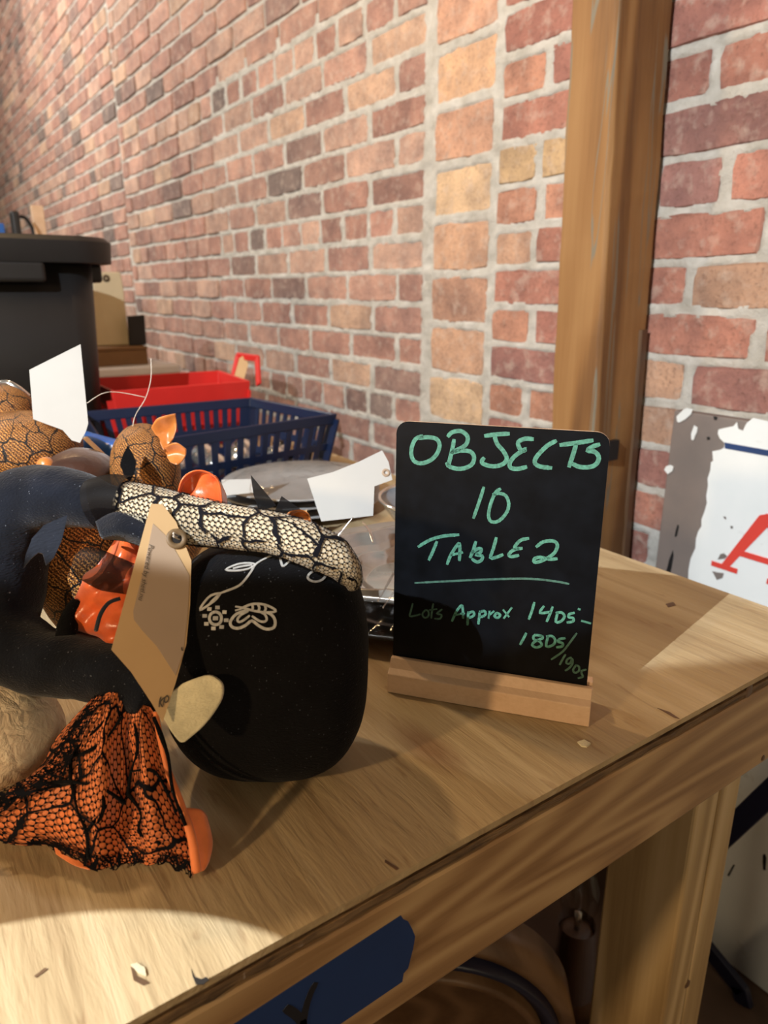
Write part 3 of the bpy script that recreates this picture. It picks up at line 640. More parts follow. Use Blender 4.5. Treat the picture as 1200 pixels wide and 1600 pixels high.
# hand
hp = [(285,1068),(305,1060),(326,1055),(341,1062),(348,1073),(346,1092),(333,1115),(316,1136),(298,1152),(284,1161),(272,1150),(258,1128),(250,1100)]
ho = PD(305, 1105, .3815); hn = (-FW*.95+Vector((0, 0, .18))+RT*.10).normalized()
mb = MB(); hc_ = [(q.x, q.y) for q in cr([(x, y, 0) for x, y in hp+hp[:1]], 3)[:-1]]; poly(mb, [PP(x, y, ho, hn) for x, y in hc_], -.006, hn); o = mod_bevel(mb.build('hand', M['hand'], doll, label='flat cream felt hand'), .0009, 2)
# copper bodice seen through the gap
mb = MB(); ellipsoid(mb, PD(128, 870, .498), (RT*.036, fwh*.03, Vector((0, 0, .060))), 28, 18, 2.2, .04, 6, 40); mb.build('bodice', M['copper'], doll)
# navy felt cut-out
fo = PD(70, 850, .395); fn = (-FW+RT*.5+UP*.3).normalized()
fl = [(105,806),(90,812),(68,822),(50,842),(40,868),(37,888),(48,874),(60,864),(67,866),(72,884),(84,872),(96,846),(102,822)]
mb = MB(); poly(mb, [PP(x, y, fo, fn) for x, y in fl], .0015, fn); mb.build('felt_cutout', M['felt'], doll, label='grey navy felt leaf shape')
# satin in the gap and ribbon
mb = MB(); sheet(mb, [[PD(180,836,.455), PD(200,842,.438), PD(225,850,.43)], [PD(150,882,.455), PD(182,885,.432), PD(225,890,.43)], [PD(124,906,.452), PD(160,912,.430), PD(215,915,.425)], [PD(113,950,.450), PD(140,948,.426), PD(170,955,.432), ][:2]+[PD(215,950,.425)], [PD(116,985,.450), PD(150,985,.428), PD(215,985,.425)], [PD(126,1012,.445), PD(160,1012,.436), PD(215,1005,.43)]], 10,
   lambda q, a, b: q+FW*(.0045*math.sin(a*9+b*5)+.003*math.sin(b*17-a*6)+.0012*math.sin(b*31+a*12))); mod_solid(mb.build('satin_collar', M['orange'], doll, label='orange satin collar'), .0008)
mb = MB(); p, r = pts([(131,893,16,.41),(165,880,22,.405),(200,868,26,.40)]); tube(mb, [PD(136,880,.408), PD(166,893,.40), PD(205,905,.398)], [.010, .0105, .009], 6, 20, False, .0005); mb.build('organza_ribbon', M['tulle'], doll, label='sheer black organza ribbon loop')
mb = MB(); tube(mb, [PD(188,935,.402), PD(170,942,.400), PD(157,960,.400), PD(150,985,.405)], [.0012]*4, 5, 8); mb.build('cord', M['felt'], doll)
mb = MB(); tube(mb, [PD(122,940,.44), PD(106,965,.435), PD(103,995,.43)], [.005, .006, .006], 5, 12, True, .0015, 3); mb.build('black_trim', M['black'], doll)
# satin loops behind the arm, tulle bits
def loop(px, py, w, h, d, nm='satin_loop', mat='orange'):
    a = PD(px-w, py+h, d); b = PD(px-w*.75, py-h*.5, d-.004); c = PD(px, py-h, d); dd = PD(px+w*.8, py-h*.5, d+.004); ee = PD(px+w, py+h, d+.006); off = FW*.016
    mb = MB(); sheet(mb, [[a, b, c, dd, ee], [q+off*.5-Vector((0, 0, .002)) for q in (a, b, c, dd, ee)], [q+off-Vector((0, 0, .006)) for q in (a, b, c, dd, ee)]], 6)
    mb2 = MB(); sheet(mb, [[a+off*.2, PD(px-w*.4, py+h*.7, d+.003), PD(px+w*.3, py+h*.7, d+.003), ee], [b+off*.3, PD(px-w*.3, py, d+.006), PD(px+w*.3, py, d+.006), dd+off*.3], [PD(px-w*.6, py-h*.75, d+.004), PD(px-w*.2, py-h*.95, d+.004), PD(px+w*.2, py-h*.95, d+.004), PD(px+w*.6, py-h*.75, d+.004)]], 5)
    return mod_solid(mb.build(nm, M[mat], doll), .001)
loop(311, 765, 36, 30, .455); loop(465, 808, 20, 11, .46, mat='copperribbon')
for L in ([(392,742),(432,790),(405,800),(396,772)], [(440,775),(470,796),(428,802)]):
    mb = MB(); o0 = PD(430, 780, .455); poly(mb, [PP(x, y, o0, FW) for x, y in L], .0004, -FW); mb.build('tulle_scrap', M['tulle'], doll)
# orange ruffle with black lace
T = lambda x, y, z=.7625: PZ(x, y, z)
top = [PD(150,1085,.412), PD(165,1082,.404), PD(180,1082,.400), PD(200,1088,.402), PD(220,1098,.402), PD(240,1110,.402)]
r1 = [PD(90,1150,.418), PD(135,1130,.402), PD(165,1140,.392), PD(192,1150,.404), PD(222,1140,.394), PD(248,1150,.404)]
r2 = [PD(60,1200,.412), PD(118,1190,.398), PD(160,1205,.384), PD(192,1215,.402), PD(228,1200,.390), PD(262,1205,.400)]
r3 = [PD(10,1238,.404), PD(80,1245,.394), PD(150,1260,.380), PD(190,1275,.397), PD(240,1265,.383), PD(285,1265,.394)]
r4 = [PD(-30,1275,.398), PD(60,1290,.390), PD(140,1310,.379), PD(195,1315,.390), PD(250,1315,.377), PD(303,1315,.386)]
hem = [T(-45,1308), T(70,1322), T(150,1352), T(205,1350), T(255,1348), T(305,1366)]
fold = lambda q, a, b: q+FW*(.0022*b*math.sin(a*21+b*2.2)+.0012*math.sin(a*43+b*5))
G = [top, r1, r2, r3, r4, hem]
mb = MB(); sheet(mb, G, 8, fold); ruf = mb.build('ruffle', M['orange_felt'], doll, label='orange ruffle')
G2 = [[q-FW*.0016+Vector((0, 0, .0003)) for q in row] for row in G]
mb = MB(); sheet(mb, G2, 8, fold); mb.build('lace_overlay', M['lace'], ruf, label='black net lace with web pattern over the ruffle')
def band(A, B, nm, lift=.0026):
    mb = MB(); sheet(mb, [[q-FW*lift for q in A], [(q+w_)/2-FW*lift for q, w_ in zip(A, B)], [q-FW*lift+Vector((0, 0, .0003)) for q in B]], 8, lambda q, a, b: q+Vector((0, 0, .0014))*math.sin(a*70)*b+FW*.0012*math.sin(a*50+b*4)); mb.build(nm, M['lace_edge'], ruf)
mid = [a.lerp(b, .45) for a, b in zip(r4, hem)]
band([fold(q, i/5, .93) for i, q in enumerate(mid)], [fold(q, i/5, 1) for i, q in enumerate(hem)], 'lace_border')
band([PD(150,1085,.405), PD(108,1140,.400), PD(85,1180,.404), PD(60,1205,.402), PD(5,1232,.398), PD(-30,1262,.394)], [PD(168,1085,.400), PD(138,1135,.394), PD(118,1180,.394), PD(95,1222,.392), PD(40,1245,.392), PD(-25,1285,.390)], 'lace_border')
if 0: vall = [PD(196,1095,.398), PD(190,1150,.396), PD(188,1205,.392), PD(192,1260,.387), PD(205,1310,.383)]
if 0: band(vall, [q+RT*.0065 for q in vall], 'lace_border', .004)
for L in ([(112,1182),(135,1175),(165,1155),(190,1120)], [(110,1225),(112,1185),(130,1160),(160,1130),(178,1105)], [(60,1225),(112,1222),(160,1232),(195,1255)], [(112,1222),(122,1270),(135,1300),(138,1340)], [(150,1290),(162,1262),(158,1225),(165,1190)], [(210,1130),(215,1170),(205,1205),(200,1240)], [(205,1205),(240,1205),(262,1240),(275,1270)], [(200,1240),(220,1270),(218,1300),(250,1318)], [(0,1255),(40,1240),(90,1228),(112,1222)], [(135,1300),(165,1260)], [(240,1120),(262,1180),(270,1235),(290,1290)]):
    mb = MB()
    q = []
    for x, y in L:
        best = None
        for row in range(5):
            for k in range(5):
                a = G[row][k]; va = a-CAM; dx = va.dot(FW); px = 600+F*va.dot(RT)/dx; py = 800-F*va.dot(UP)/dx; s = (px-x)**2+(py-y)**2; 
                best = (best or [])+[(s+200, dx)]
        ws = sorted(best)[:4]; d = sum(dd/s for s, dd in ws)/sum(1/s for s, dd in ws); q.append(PD(x, y, d-.0035))
    tube(mb, q, [.0009]*len(q), 6, 6, True, .0006, 5); mb.build('web_thread', M['black'], ruf)
mb = MB(); ed = [PD(243,1112,.398), PD(250,1150,.398), PD(263,1205,.393), PD(285,1262,.386), PD(300,1312,.379), T(307,1362,.765)]
tube(mb, ed, [.0015, .0017, .0019, .0021, .0024, .0026], 8, 12, True, .0004); mb.build('rolled_hem', M['orange_felt'], ruf)
mb = MB(); sheet(mb, [[PD(288,1262,.389), PD(300,1310,.383), T(306,1362,.764)], [PD(312,1265,.392), PD(322,1312,.386), T(318,1360,.764)], [PD(322,1275,.397), PD(331,1315,.391), T(326,1345,.764)]], 6); mod_solid(mb.build('ruffle_flap', M['orange_felt'], ruf), .0012)
mb = MB(); sheet(mb, [[T(84,1318,.766), T(110,1340,.765), T(145,1350,.764)], [T(88,1335,.764), T(115,1352,.7635), T(140,1359,.7635)]], 6); mod_solid(mb.build('ruffle_flap', M['orange_felt'], ruf), .001)

# cream papier-mache gourd
gc = PD(-2, 1148, .445); gr = gc.z-.7605
mb = MB(); ellipsoid(mb, gc, (RT*.0385, fwh*.038, Vector((0, 0, gr))), 44, 30, 2.0, .03, 8, 45)
setp(mb.build('papier_mache_ball', M['papier'], loc=(gc.x, gc.y, .76)), 'crinkled cream papier mache ball under the navy doll sleeve', 'ball')

# ------------------------------------------------------------------ tags
def ontag(o, n): return lambda x, y: (PP(x, y, o, n), n)
tA, tB, tC = PD(236, 787, .398), PD(174, 1015, .372), PD(253, 1128, .374)
tn = (tB-tA).cross(tC-tA).normalized()
if tn.dot(FW) > 0: tn = -tn
sf = ontag(tA, tn)
tag = thing('paper_tag', 'tan manila tag with a brown eyelet tied to the black doll', 'tag', PP(253, 1128, tA, tn))
L = [(236,787),(254,788),(275,815),(299,876),(297,945),(291,1007),(275,1065),(254,1129),(238,1100),(205,1050),(174,1015)]
mb = MB(); poly(mb, [sf(*q)[0] for q in L], -.0006, tn); mb.build('card', M['manila'], tag)
L = [(239,818),(262,840),(285,880),(296,900),(293,960),(286,1020),(274,1055),(245,1010),(222,985),(209,968),(208,955),(224,890)]
mb = MB(); poly(mb, [sf(*q)[0] for q in L], .0003, tn); mb.build('sticker', M['label'], tag, label='greyish sticker on the tag')
ec = sf(276, 842)[0]; eu = (sf(236, 787)[0]-sf(174, 1015)[0]).normalized(); ev = tn.cross(eu)
mb = MB(); lathe(mb, [(.0028, .0), (.0028, .0009), (.0058, .0009), (.0060, 0)], ec, 26, axes=(ev, eu, tn)); mb.build('eyelet_ring', M['ring'], tag)
mb = MB(); lathe(mb, [(0, .0005), (.0028, .0005)], ec, 20, axes=(ev, eu, tn)); mb.build('eyelet_hole', M['darkblack'], tag)
mb = MB(); tube(mb, [ec+tn*.001, ec+tn*.004+ev*.003+eu*.002, sf(290,838)[0]-tn*.003], [.0004]*3, 5, 6); tube(mb, [ec+tn*.001+eu*.001, ec+tn*.0035+ev*.0025, sf(292,846)[0]-tn*.003], [.0004]*3, 5, 6); mb.build('string', M['thread'], tag)
ct = lambda L: [(170+a/4.21, 760+b/4.21) for a, b in L]
for L in ([(342,1385),(333,1415),(330,1450)], [(366,1388),(338,1418),(352,1450)], [(362,1405),(356,1440)], [(382,1375),(366,1395),(369,1420),(385,1415),(393,1390),(382,1375)]): pen(ct(L), sf, .0006, 'pen', tag, 'pen_stroke')
pen(ct([(478,1060),(480,1078),(488,1076)]), lambda x, y: (sf(x, y)[0]+tn*.0003, tn), .0006, 'pen', tag, 'pen_stroke')
def text_mesh(s, o, dx, dy, size, n, name, mat, par):
    cu = bpy.data.curves.new(name, 'FONT'); cu.body = s; cu.size = 1; cu.shear = .25; to = bpy.data.objects.new(name, cu); COL.objects.link(to)
    me = bpy.data.meshes.new_from_object(to.evaluated_get(bpy.context.evaluated_depsgraph_get())); COL.objects.unlink(to); bpy.data.objects.remove(to); bpy.data.curves.remove(cu)
    mb = MB(); mb.add([o+dx*(v.co.x*size)+dy*(v.co.y*size)+n*.0007 for v in me.vertices], [tuple(p.vertices) for p in me.polygons], smooth=False); bpy.data.meshes.remove(me)
    return mb.build(name, mat, par)
to, tE = sf(233, 850)[0], sf(216, 937)[0]; td = (tE-to).normalized(); ty = tn.cross(td)
text_mesh('Powered by shetl.nu', to, td, ty, .0038, tn, 'printed_text', M['pen'], tag)

def white_tag(pxs, d, nrm, label, eye=None):
    o0 = PD(*pxs[0], d); nn = nrm.normalized(); P = [PP(x, y, o0, nn) for x, y in pxs]; lowp = min(P, key=lambda q: q.z)
    t = thing('paper_tag', label, 'tag', lowp); mb = MB(); poly(mb, P, .0006, nn); mb.build('card', M['card'], t)
    if eye:
        c = PP(*eye, o0, nn)+nn*.0007; a = nn.cross(Vector((0, 0, 1))).normalized(); b = a.cross(nn)
        mb = MB(); lathe(mb, [(.0016, 0), (.0016, .0007), (.0038, .0007), (.004, 0)], c, 20, axes=(a, b, nn)); mb.build('eyelet_ring', M['label'], t)
    return t
t2 = white_tag([(46,578),(126,538),(132,600),(138,662),(134,675),(125,692),(112,688),(98,672),(52,655)], .66, -FW+RT*.25, 'blank white tag standing over the copper lace cushion at left')
mb = MB(); th = [PD(136,630,.665), PD(160,615,.67), PD(185,613,.68), PD(228,621,.69)]; tube(mb, th, [.0004]*4, 6, 6); tube(mb, [PD(236,560,.70), PD(236,590,.70), PD(228,621,.69), PD(212,648,.68), PD(207,668,.66)], [.0004]*5, 6, 6); mb.build('string', M['thread'], t2)
white_tag([(480,748),(520,738),(560,722),(597,704),(607,722),(613,750),(585,760),(583,806),(530,812),(502,815)], .655, -FW+RT*.1+UP*.25, 'cream white tag with eyelet lying against the wrapped plates', (603,739))

# ------------------------------------------------------------------ copper lace dolls behind
cc = PD(226, 745, .70)
cdl = thing('copper_lace_doll', 'stuffed copper cloth doll under black lace with an orange ribbon bow at its side', 'doll', (cc.x, cc.y, .76), 'copper lace dolls')
def lump(nm, px, py, d, rx, ry, par, bot=None, mat='copper', pw=2.2):
    c = PD(px, py, d); az = ry*d/F; mb = MB(); ellipsoid(mb, c, (RT*(rx*d/F), fwh*(rx*d/F*.9), Vector((0, 0, az))), 36, 24, pw, .03, px, 30); return mb.build(nm, M[mat], par), c
o, c = lump('body', 228, 740, .68, 52, 78, cdl)
# rest of the doll down to the table
o2, c = lump('skirt', 232, 838, .69, 85, 60, cdl)
dn = (-FW).normalized(); dc = PD(200, 722, .63)
mb = MB(); poly(mb, [PP(x, y, dc, dn) for x, y in [(200,697),(207,708),(213,722),(210,740),(203,752),(194,742),(188,726),(192,712)]], .001, dn); mb.build('lace_motif', M['black'], cdl, label='solid black lace diamond')
def petal(L, d, par, mat='copperribbon', nm='ribbon_loop'):
    mb = MB(); sheet(mb, [[PD(x, y, d+q) for x, y, q in row] for row in L], 5); return mod_solid(mb.build(nm, M[mat], par), .001)
petal([[(236,668,0), (245,655,-.004), (258,650,-.006), (274,646,0)], [(246,685,.004), (256,675,.006), (264,672,.006), (276,668,.002)], [(256,704,0), (262,698,.004), (267,690,.004), (270,686,0)]], .655, cdl)
petal([[(258,698,0), (275,692,-.004), (291,702,0)], [(260,712,.006), (276,708,.006), (290,712,.004)], [(266,722,0), (276,726,-.003), (282,724,0)]], .655, cdl)
c2_ = PD(40, 690, .72)
cd2 = thing('copper_lace_doll', 'stuffed copper cloth doll under black lace at the left frame edge', 'doll', (c2_.x, c2_.y, .76), 'copper lace dolls')
lump('body', 35, 700, .70, 88, 58, cd2); lump('head', 5, 645, .72, 48, 42, cd2); lump('skirt', 10, 790, .72, 110, 75, cd2)
lump('sash', 118, 735, .69, 62, 34, cd2, mat='brownsatin', pw=2.0); lump('knot', 72, 728, .665, 14, 14, cd2, mat='copperribbon', pw=2.0)
mb = MB(); tube(mb, [PD(-25,612,.74), PD(5,598,.735), PD(25,604,.735), PD(45,620,.74)], [.003]*4, 5, 10); mb.build('headband', M['chrome'], cd2)
b0 = PD(150, 700, .76)
bag = thing('blue_bag', 'bright blue crumpled bag between the two copper lace dolls', 'bag', (b0.x, b0.y, .76))
mb = MB(); sheet(mb, [[PD(120,668,.80), PD(150,678,.79), PD(195,690,.78)], [PD(125,690,.77), PD(155,700,.765), PD(190,705,.76)], [PD(125,760,.80), PD(160,770,.79), PD(200,775,.78)], [PZ(125,790), PZ(160,800), PZ(200,805)]], 6, lambda q, a, b: q+FW*.006*math.sin(a*9+b*7)); mod_solid(mb.build('bag_body', M['bluebag'], bag), .0008)
mb = MB(); tube(mb, [PD(133,684,.70), PD(150,700,.70), PD(166,716,.70)], [.0035]*3, 4, 8, flat=.4); k = mb.build('wooden_stick', M['signwood'], loc=PD(150, 700, .70)); setp(k, 'short pale wooden stick leaning between the copper dolls', 'stick')

# ------------------------------------------------------------------ baskets
def basket(name, label, quad, z0, z1, flare, mat, nslat, slat_w, rim_h, group=None, mid=None, holes=False):
    """quad: bottom corners; walls flare outwards to the rim"""
    Q = [Vector((x, y, 0)) for x, y in quad]; c = sum(Q, Vector())/4
    root = thing(name, label, 'basket', (c.x, c.y, z0)); top = [c+(q-c)*flare for q in Q]
    mb = MB(); box(mb, (0, 0, 0), (1, 1, 1)); mb.v = [Q[i]+Vector((0, 0, z)) for z in (z0+.0005, z0+.003) for i in range(4)]; mb.build('bottom', M[mat], root)
    H = z1-z0
    def wallp(i, u, h):
        k = h/H; a = Q[i].lerp(top[i], k); b = Q[(i+1) % 4].lerp(top[(i+1) % 4], k); p = a.lerp(b, u); return Vector((p.x, p.y, z0+h))
    def strip(h0, h1, th, nm, par=root):
        mb = MB(); vs = []
        for i in range(4):
            for h in (h0, h1):
                p = wallp(i, 0, h); o_ = (p-Vector((c.x, c.y, p.z))).normalized(); vs += [p+o_*th, p-o_*th]
        fs = []
        for i in range(4):
            a = 4*i; b = 4*((i+1) % 4); fs += [(a, b, b+2, a+2), (b+1, a+1, a+3, b+3), (a+2, b+2, b+3, a+3), (b, a, a+1, b+1)]
        mb.add(vs, fs, smooth=False); return mod_bevel(mb.build(nm, M[mat], par), .002)
    strip(H-rim_h, H, .004, 'rim'); strip(.0, .014, .002, 'base_band')
    if mid: strip(mid-.006, mid+.006, .002, 'rail')
    for i in range(4):
        n = nslat[i % 2]
        for k in range(n+1):
            u = k/n; a = wallp(i, u, .004); b = wallp(i, u, H-rim_h*.5); t = (wallp(i, min(u+.01, 1), .004)-wallp(i, max(u-.01, 0), .004)).normalized()
            wv = t*slat_w*(1.3 if k in (0, n) else .5); o_ = t.cross(Vector((0, 0, 1)))*.0016
            if k == n: continue
            mb = MB(); mb.add([a-wv-o_, a+wv-o_, a+wv+o_, a-wv+o_, b-wv-o_, b+wv-o_, b+wv+o_, b-wv+o_], [(0,3,2,1),(4,5,6,7),(0,1,5,4),(1,2,6,5),(2,3,7,6),(3,0,4,7)], smooth=False); mb.build('slat', M[mat], root)
    return root, wallp
def quad_from_rim(px, z, fl):
    P = [PZ(x, y, z) for x, y in px]; c = sum(P, Vector())/4; return [((c+(q-c)/fl).x, (c+(q-c)/fl).y) for q in P]
bq = quad_from_rim([(128, 643), (165, 698), (524, 646), (393, 621)], .862, 1.13)
bb, bw_ = basket('plastic_basket', 'navy blue slotted plastic basket holding silver trinkets', bq, .7605, .862, 1.13, 'bluep', (11, 17), .010, .018, mid=.045)
rq = [(-1.575, .348), (-1.365, .345), (-1.365, .590), (-1.565, .615)]
rb, rw = basket('plastic_basket', 'red plastic basket with an upright handle behind the navy basket', rq, .7605, .885, 1.09, 'red', (9, 13), .012, .036, mid=.05)
ha = PD(362, 600, 1.55); hb = PD(372, 556, 1.55); hc = PD(402, 560, 1.50); he = PD(404, 600, 1.48)
mb = MB(); bar(mb, [ha, hb, hc, he], .014, .008, (hc-hb).cross(Vector((0, 0, 1)))); mod_bevel(mb.build('handle', M['red'], rb), .002)
k = MB(); o0 = PD(374, 582, 1.53); poly(k, [PP(x, y, o0, FW) for x, y in [(362,603),(374,560),(386,552),(388,570),(378,604)]], .0008, -FW); setp(k.build('paper_tag', M['manila'], loc=PP(370, 603, o0, FW)), 'small tan tag hanging on the red basket handle', 'tag')
for i, (x, y, r) in enumerate([(-1.10, .53, .020), (-1.12, .47, .022), (-1.10, .42, .020), (-1.11, .36, .022), (-1.17, .50, .022), (-1.18, .43, .021), (-1.17, .36, .021), (-1.19, .30, .021), (-1.10, .30, .021), (-1.14, .56, .016)]):
    t = thing('silver_bauble', 'round silver bauble lying in the navy basket', 'bauble', (x, y, .7645), 'silver baubles in the navy basket')
    zc = .7645+r; mb = MB(); ellipsoid(mb, (x, y, zc), (Vector((r, 0, 0)), Vector((0, r, 0)), Vector((0, 0, r))), 24, 14, 2, .02, i); mb.build('ball', M['chrome'], t)
    mb = MB(); lathe(mb, [(0, .006), (.005, .006), (.005, 0)], (x, y, zc+r*.98), 12); mb.build('cap', M['brass'], t)

# ------------------------------------------------------------------ black tote
def rrect(cx, cy, hx, hy, rad, n=7):
    out = []
    for (sx, sy, a0_) in ((1, 1, 0), (-1, 1, 90), (-1, -1, 180), (1, -1, 270)):
        for k in range(n): a = math.radians(a0_+90*k/(n-1)); out.append((cx+sx*(hx-rad)+rad*math.cos(a), cy+sy*(hy-rad)+rad*math.sin(a)))
    return out
TCX, TCY = -1.58, .022
tote = thing('storage_tote', 'large black plastic storage tote with a thick flanged rim standing at far left', 'tote', (TCX, TCY, .7605))
def loft(mb, rings, closed_top=False):
    n = len(rings[0][0]); vs = []
    for ring, z in rings: vs += [(x, y, z) for x, y in ring]
    fs = [(i*n+k, i*n+(k+1) % n, (i+1)*n+(k+1) % n, (i+1)*n+k) for i in range(len(rings)-1) for k in range(n)]+[tuple(reversed(range(n)))]
    if closed_top: fs.append(tuple(range((len(rings)-1)*n, len(rings)*n)))
    return mb.add(vs, fs, smooth=True)
mb = MB(); loft(mb, [(rrect(TCX, TCY, .250, .286, .04), .761), (rrect(TCX, TCY, .262, .300, .045), 1.108), (rrect(TCX, TCY, .257, .295, .043), 1.108), (rrect(TCX, TCY, .245, .281, .038), .766)]); mb.build('tote_body', M['blackp'], tote)
mb = MB(); loft(mb, [(rrect(TCX, TCY, .262, .300, .06), 1.103), (rrect(TCX, TCY, .288, .332, .07), 1.103), (rrect(TCX, TCY, .290, .334, .07), 1.137), (rrect(TCX, TCY, .282, .326, .07), 1.145), (rrect(TCX, TCY, .255, .292, .055), 1.145), (rrect(TCX, TCY, .255, .292, .055), 1.103)]); mod_bevel(mb.build('rim', M['blackp'], tote), .001)
mb = MB(); box(mb, (TCX+.262, .075, 1.073), (TCX+.289, .235, 1.105)); mod_bevel(mb.build('rim_tab', M['blackp'], tote), .006, 3)
mb = MB(); box(mb, (TCX-.05, TCY+.300, 1.073), (TCX+.20, TCY+.322, 1.105)); mod_bevel(mb.build('rim_tab', M['blackp'], tote), .006, 3)
for y in (-.13, -.05, .03):
    mb = MB(); tube(mb, [Vector((TCX+.240, y, .78)), Vector((TCX+.256, y+.0, 1.0)), Vector((TCX+.262, y-.02, 1.06))], [.007]*3, 4, 10); mb.build('rib', M['blackp'], tote)

# ------------------------------------------------------------------ boxes beyond the baskets
wb = [(-2.25, .42), (-1.93, .42), (-1.93, .66), (-2.25, .66)]
def zpx(x, y, X): return PX(x, y, X).z
zt = zpx(280, 570, -1.93)
bx = thing('storage_box', 'translucent white plastic box with lid behind the red basket', 'box', (-2.09, .54, .76))
ye = PX(281, 566, -1.93).y
mb = MB(); box(mb, (-2.25, ye-.40, .7605), (-1.935, ye-.006, zt-.022)); mod_bevel(mb.build('box_body', M['whitebox'], bx), .006)
mb = MB(); box(mb, (-2.256, ye-.406, zt-.022), (-1.93, ye, zt)); mod_bevel(mb.build('lid', M['whitebox'], bx), .004)
X2 = -1.99; y2 = PX(231, 556, X2).y; zb2 = zpx(200, 542, X2)
kb = thing('cardboard_box', 'flat brown cardboard box on top of the white plastic box', 'box', (X2-.12, y2-.15, zt))
mb = MB(); box(mb, (X2-.22, y2-.30, zt+.0005), (X2, y2, zb2-.008)); mod_bevel(mb.build('box_body', M['kraft'], kb), .002)
mb = MB(); box(mb, (X2-.22, y2-.302, zb2-.008), (X2+.002, y2+.002, zb2)); mod_bevel(mb.build('lid', M['kraft'], kb), .002)
X3 = -2.05; p = lambda x, y: PX(x, y, X3)
br = thing('cream_metal_plate', 'upright cream metal plate with a hanging hole beside the black tote', 'plate', p(175, 541))
zz = zb2+.0005; L = [p(146,541), p(145,440), p(148,430), p(156,425), p(188,425), p(193,450), p(203,541)]
for q in L:
    if q.z < zz or q in (L[0], L[-1]): q.z = zz
mb = MB(); poly(mb, L, -.03, (1, 0, 0)); mod_bevel(mb.build('plate_body', M['khaki'], br), .003)
mb = MB(); lathe(mb, [(.003, .001), (.0085, .002), (.0095, 0)], p(166, 435), 20, axes=(Vector((0, 1, 0)), Vector((0, 0, 1)), Vector((1, 0, 0)))); mb.build('hole_ring', M['brass'], br)
X4 = -2.02; p = lambda x, y: PX(x, y, X4)
fr = thing('framed_picture', 'small black framed picture leaning beside the cream metal plate', 'picture', p(214, 532))
L = [p(202,530), p(200,494), p(226,492), p(229,534)]
for i in (0, 3): L[i].z = zz
mb = MB(); poly(mb, L, -.012, (1, 0, 0)); mod_bevel(mb.build('border', M['darkblack'], fr), .002)
mb = MB(); cL = sum(L, Vector())/4; poly(mb, [cL+(q-cL)*.72+Vector((.0003, 0, 0)) for q in L], .0004, (1, 0, 0)); mb.build('print', M['blackp'], fr)
# things beyond the tote
cx0 = thing('carton', 'tall brown carton hidden behind the black tote', 'box', (-2.45, .12, .76))
mb = MB(); box(mb, (-2.70, -.22, .7605), (-2.30, .43, 1.095)); mod_bevel(mb.build('box_body', M['kraft'], cx0), .003)
mb = MB(); box(mb, (-2.702, -.222, 1.095), (-2.298, .432, 1.112)); mb.build('lid', M['kraft'], cx0)
X5 = -2.42; p = lambda x, y: PX(x, y, X5)
wl = p(59, 366); wt = p(59, 322); 
mb = MB(); box(mb, (X5, p(50,350).y, 1.1125), (X5+.02, p(69,350).y, wt.z)); setp(mod_bevel(mb.build('wooden_board', M['signwood'], loc=(X5, wl.y, 1.1125)), .002), 'short tan wooden board standing beyond the black tote', 'board')
X6 = -2.36; p = lambda x, y: PX(x, y, X6); bgt = thing('black_bag', 'black bag with a looped strap standing beyond the black tote', 'bag', (X6, p(27, 350).y, 1.1125))
a, b = p(20, 360), p(33, 360); zt6 = p(27, 330).z
mb = MB(); box(mb, (X6-.03, a.y, 1.1125), (X6+.01, b.y, zt6)); mod_bevel(mb.build('bag_body', M['blackp'], bgt), .006, 3)
q = [p(31,338), p(40,341), p(48,352), p(52,364)]; q.append(Vector((q[-1].x, q[-1].y+.006, 1.115))); mb = MB(); tube(mb, q, [.005]*5, 5, 8); mb.build('strap', M['blackp'], bgt)
a, b = p(-6, 360), p(7, 360); mb = MB(); box(mb, (X6-.03, a.y, 1.1125), (X6+.01, b.y, p(0, 349).z)); setp(mod_bevel(mb.build('blue_box', M['bluebag'], loc=(X6, b.y, 1.1125)), .003), 'small blue and white packet beyond the black tote at the frame edge', 'box')

# ------------------------------------------------------------------ wrapped plates
def plate(name, label, c, R_, prof, mat, seg=64, scal=None, rimmat=None):
    t = thing(name, label, 'plate', (c[0], c[1], c[2])); mb = MB(); lathe(mb, [(r*R_, z) for r, z in prof], c, seg, scal); mb.build('dish', M[mat], t); return t
P0 = [(0, .001), (.55, .001), (.60, .003), (.98, .016), (1.0, .017), (.99, .0185), (.62, .007), (.55, .005), (0, .005)]
c0 = (-.530, .402, .7605)
plate('dinner_plate', 'dark glossy plate at the bottom of the wrapped stack behind the chalkboard', c0, .127, P0, 'darkplate')
P1 = [(0, .001), (.50, .001), (.56, .003), (.66, .010), (.74, .016), (.94, .020), (1.0, .027), (.99, .0285), (.94, .0225), (.87, .0225), (.865, .0275), (.82, .0275), (.815, .0215), (.745, .0185), (.735, .0125), (.66, .0105), (.60, .0135), (.575, .0135), (.565, .0080), (.46, .0060), (.44, .0035), (.42, .0035), (.41, .0050), (0, .005)]
sc8 = lambda th, r: 1+(.12*abs(math.sin(th*4+.4))-.07)*(1.0 if .055 < r < .100 else .35)
t = plate('pewter_plate', 'scalloped pewter plate with raised rings on the dark plate', (c0[0], c0[1], .7790), .110, P1, 'pewter', 96, sc8)
bcl = (-.655, .540, .7605)
t = thing('glass_bowl', 'blue grey bowl half hidden behind the chalkboard left edge', 'bowl', bcl)
mb = MB(); lathe(mb, [(a*1.25, b) for a, b in [(0, .002), (.025, .0), (.028, .004), (.050, .030), (.062, .052), (.064, .054), (.062, .0545), (.048, .033), (.026, .008), (0, .006)]], bcl, 48); mb.build('bowl_body', M['bowl'], t)
mb = MB(); lathe(mb, [(.0765, .0535), (.0805, .054), (.0805, .0565), (.0765, .0565), (.0765, .0535)], bcl, 48); mb.build('rim', M['chrome'], t)
gp = (-.885, .462, .7605)
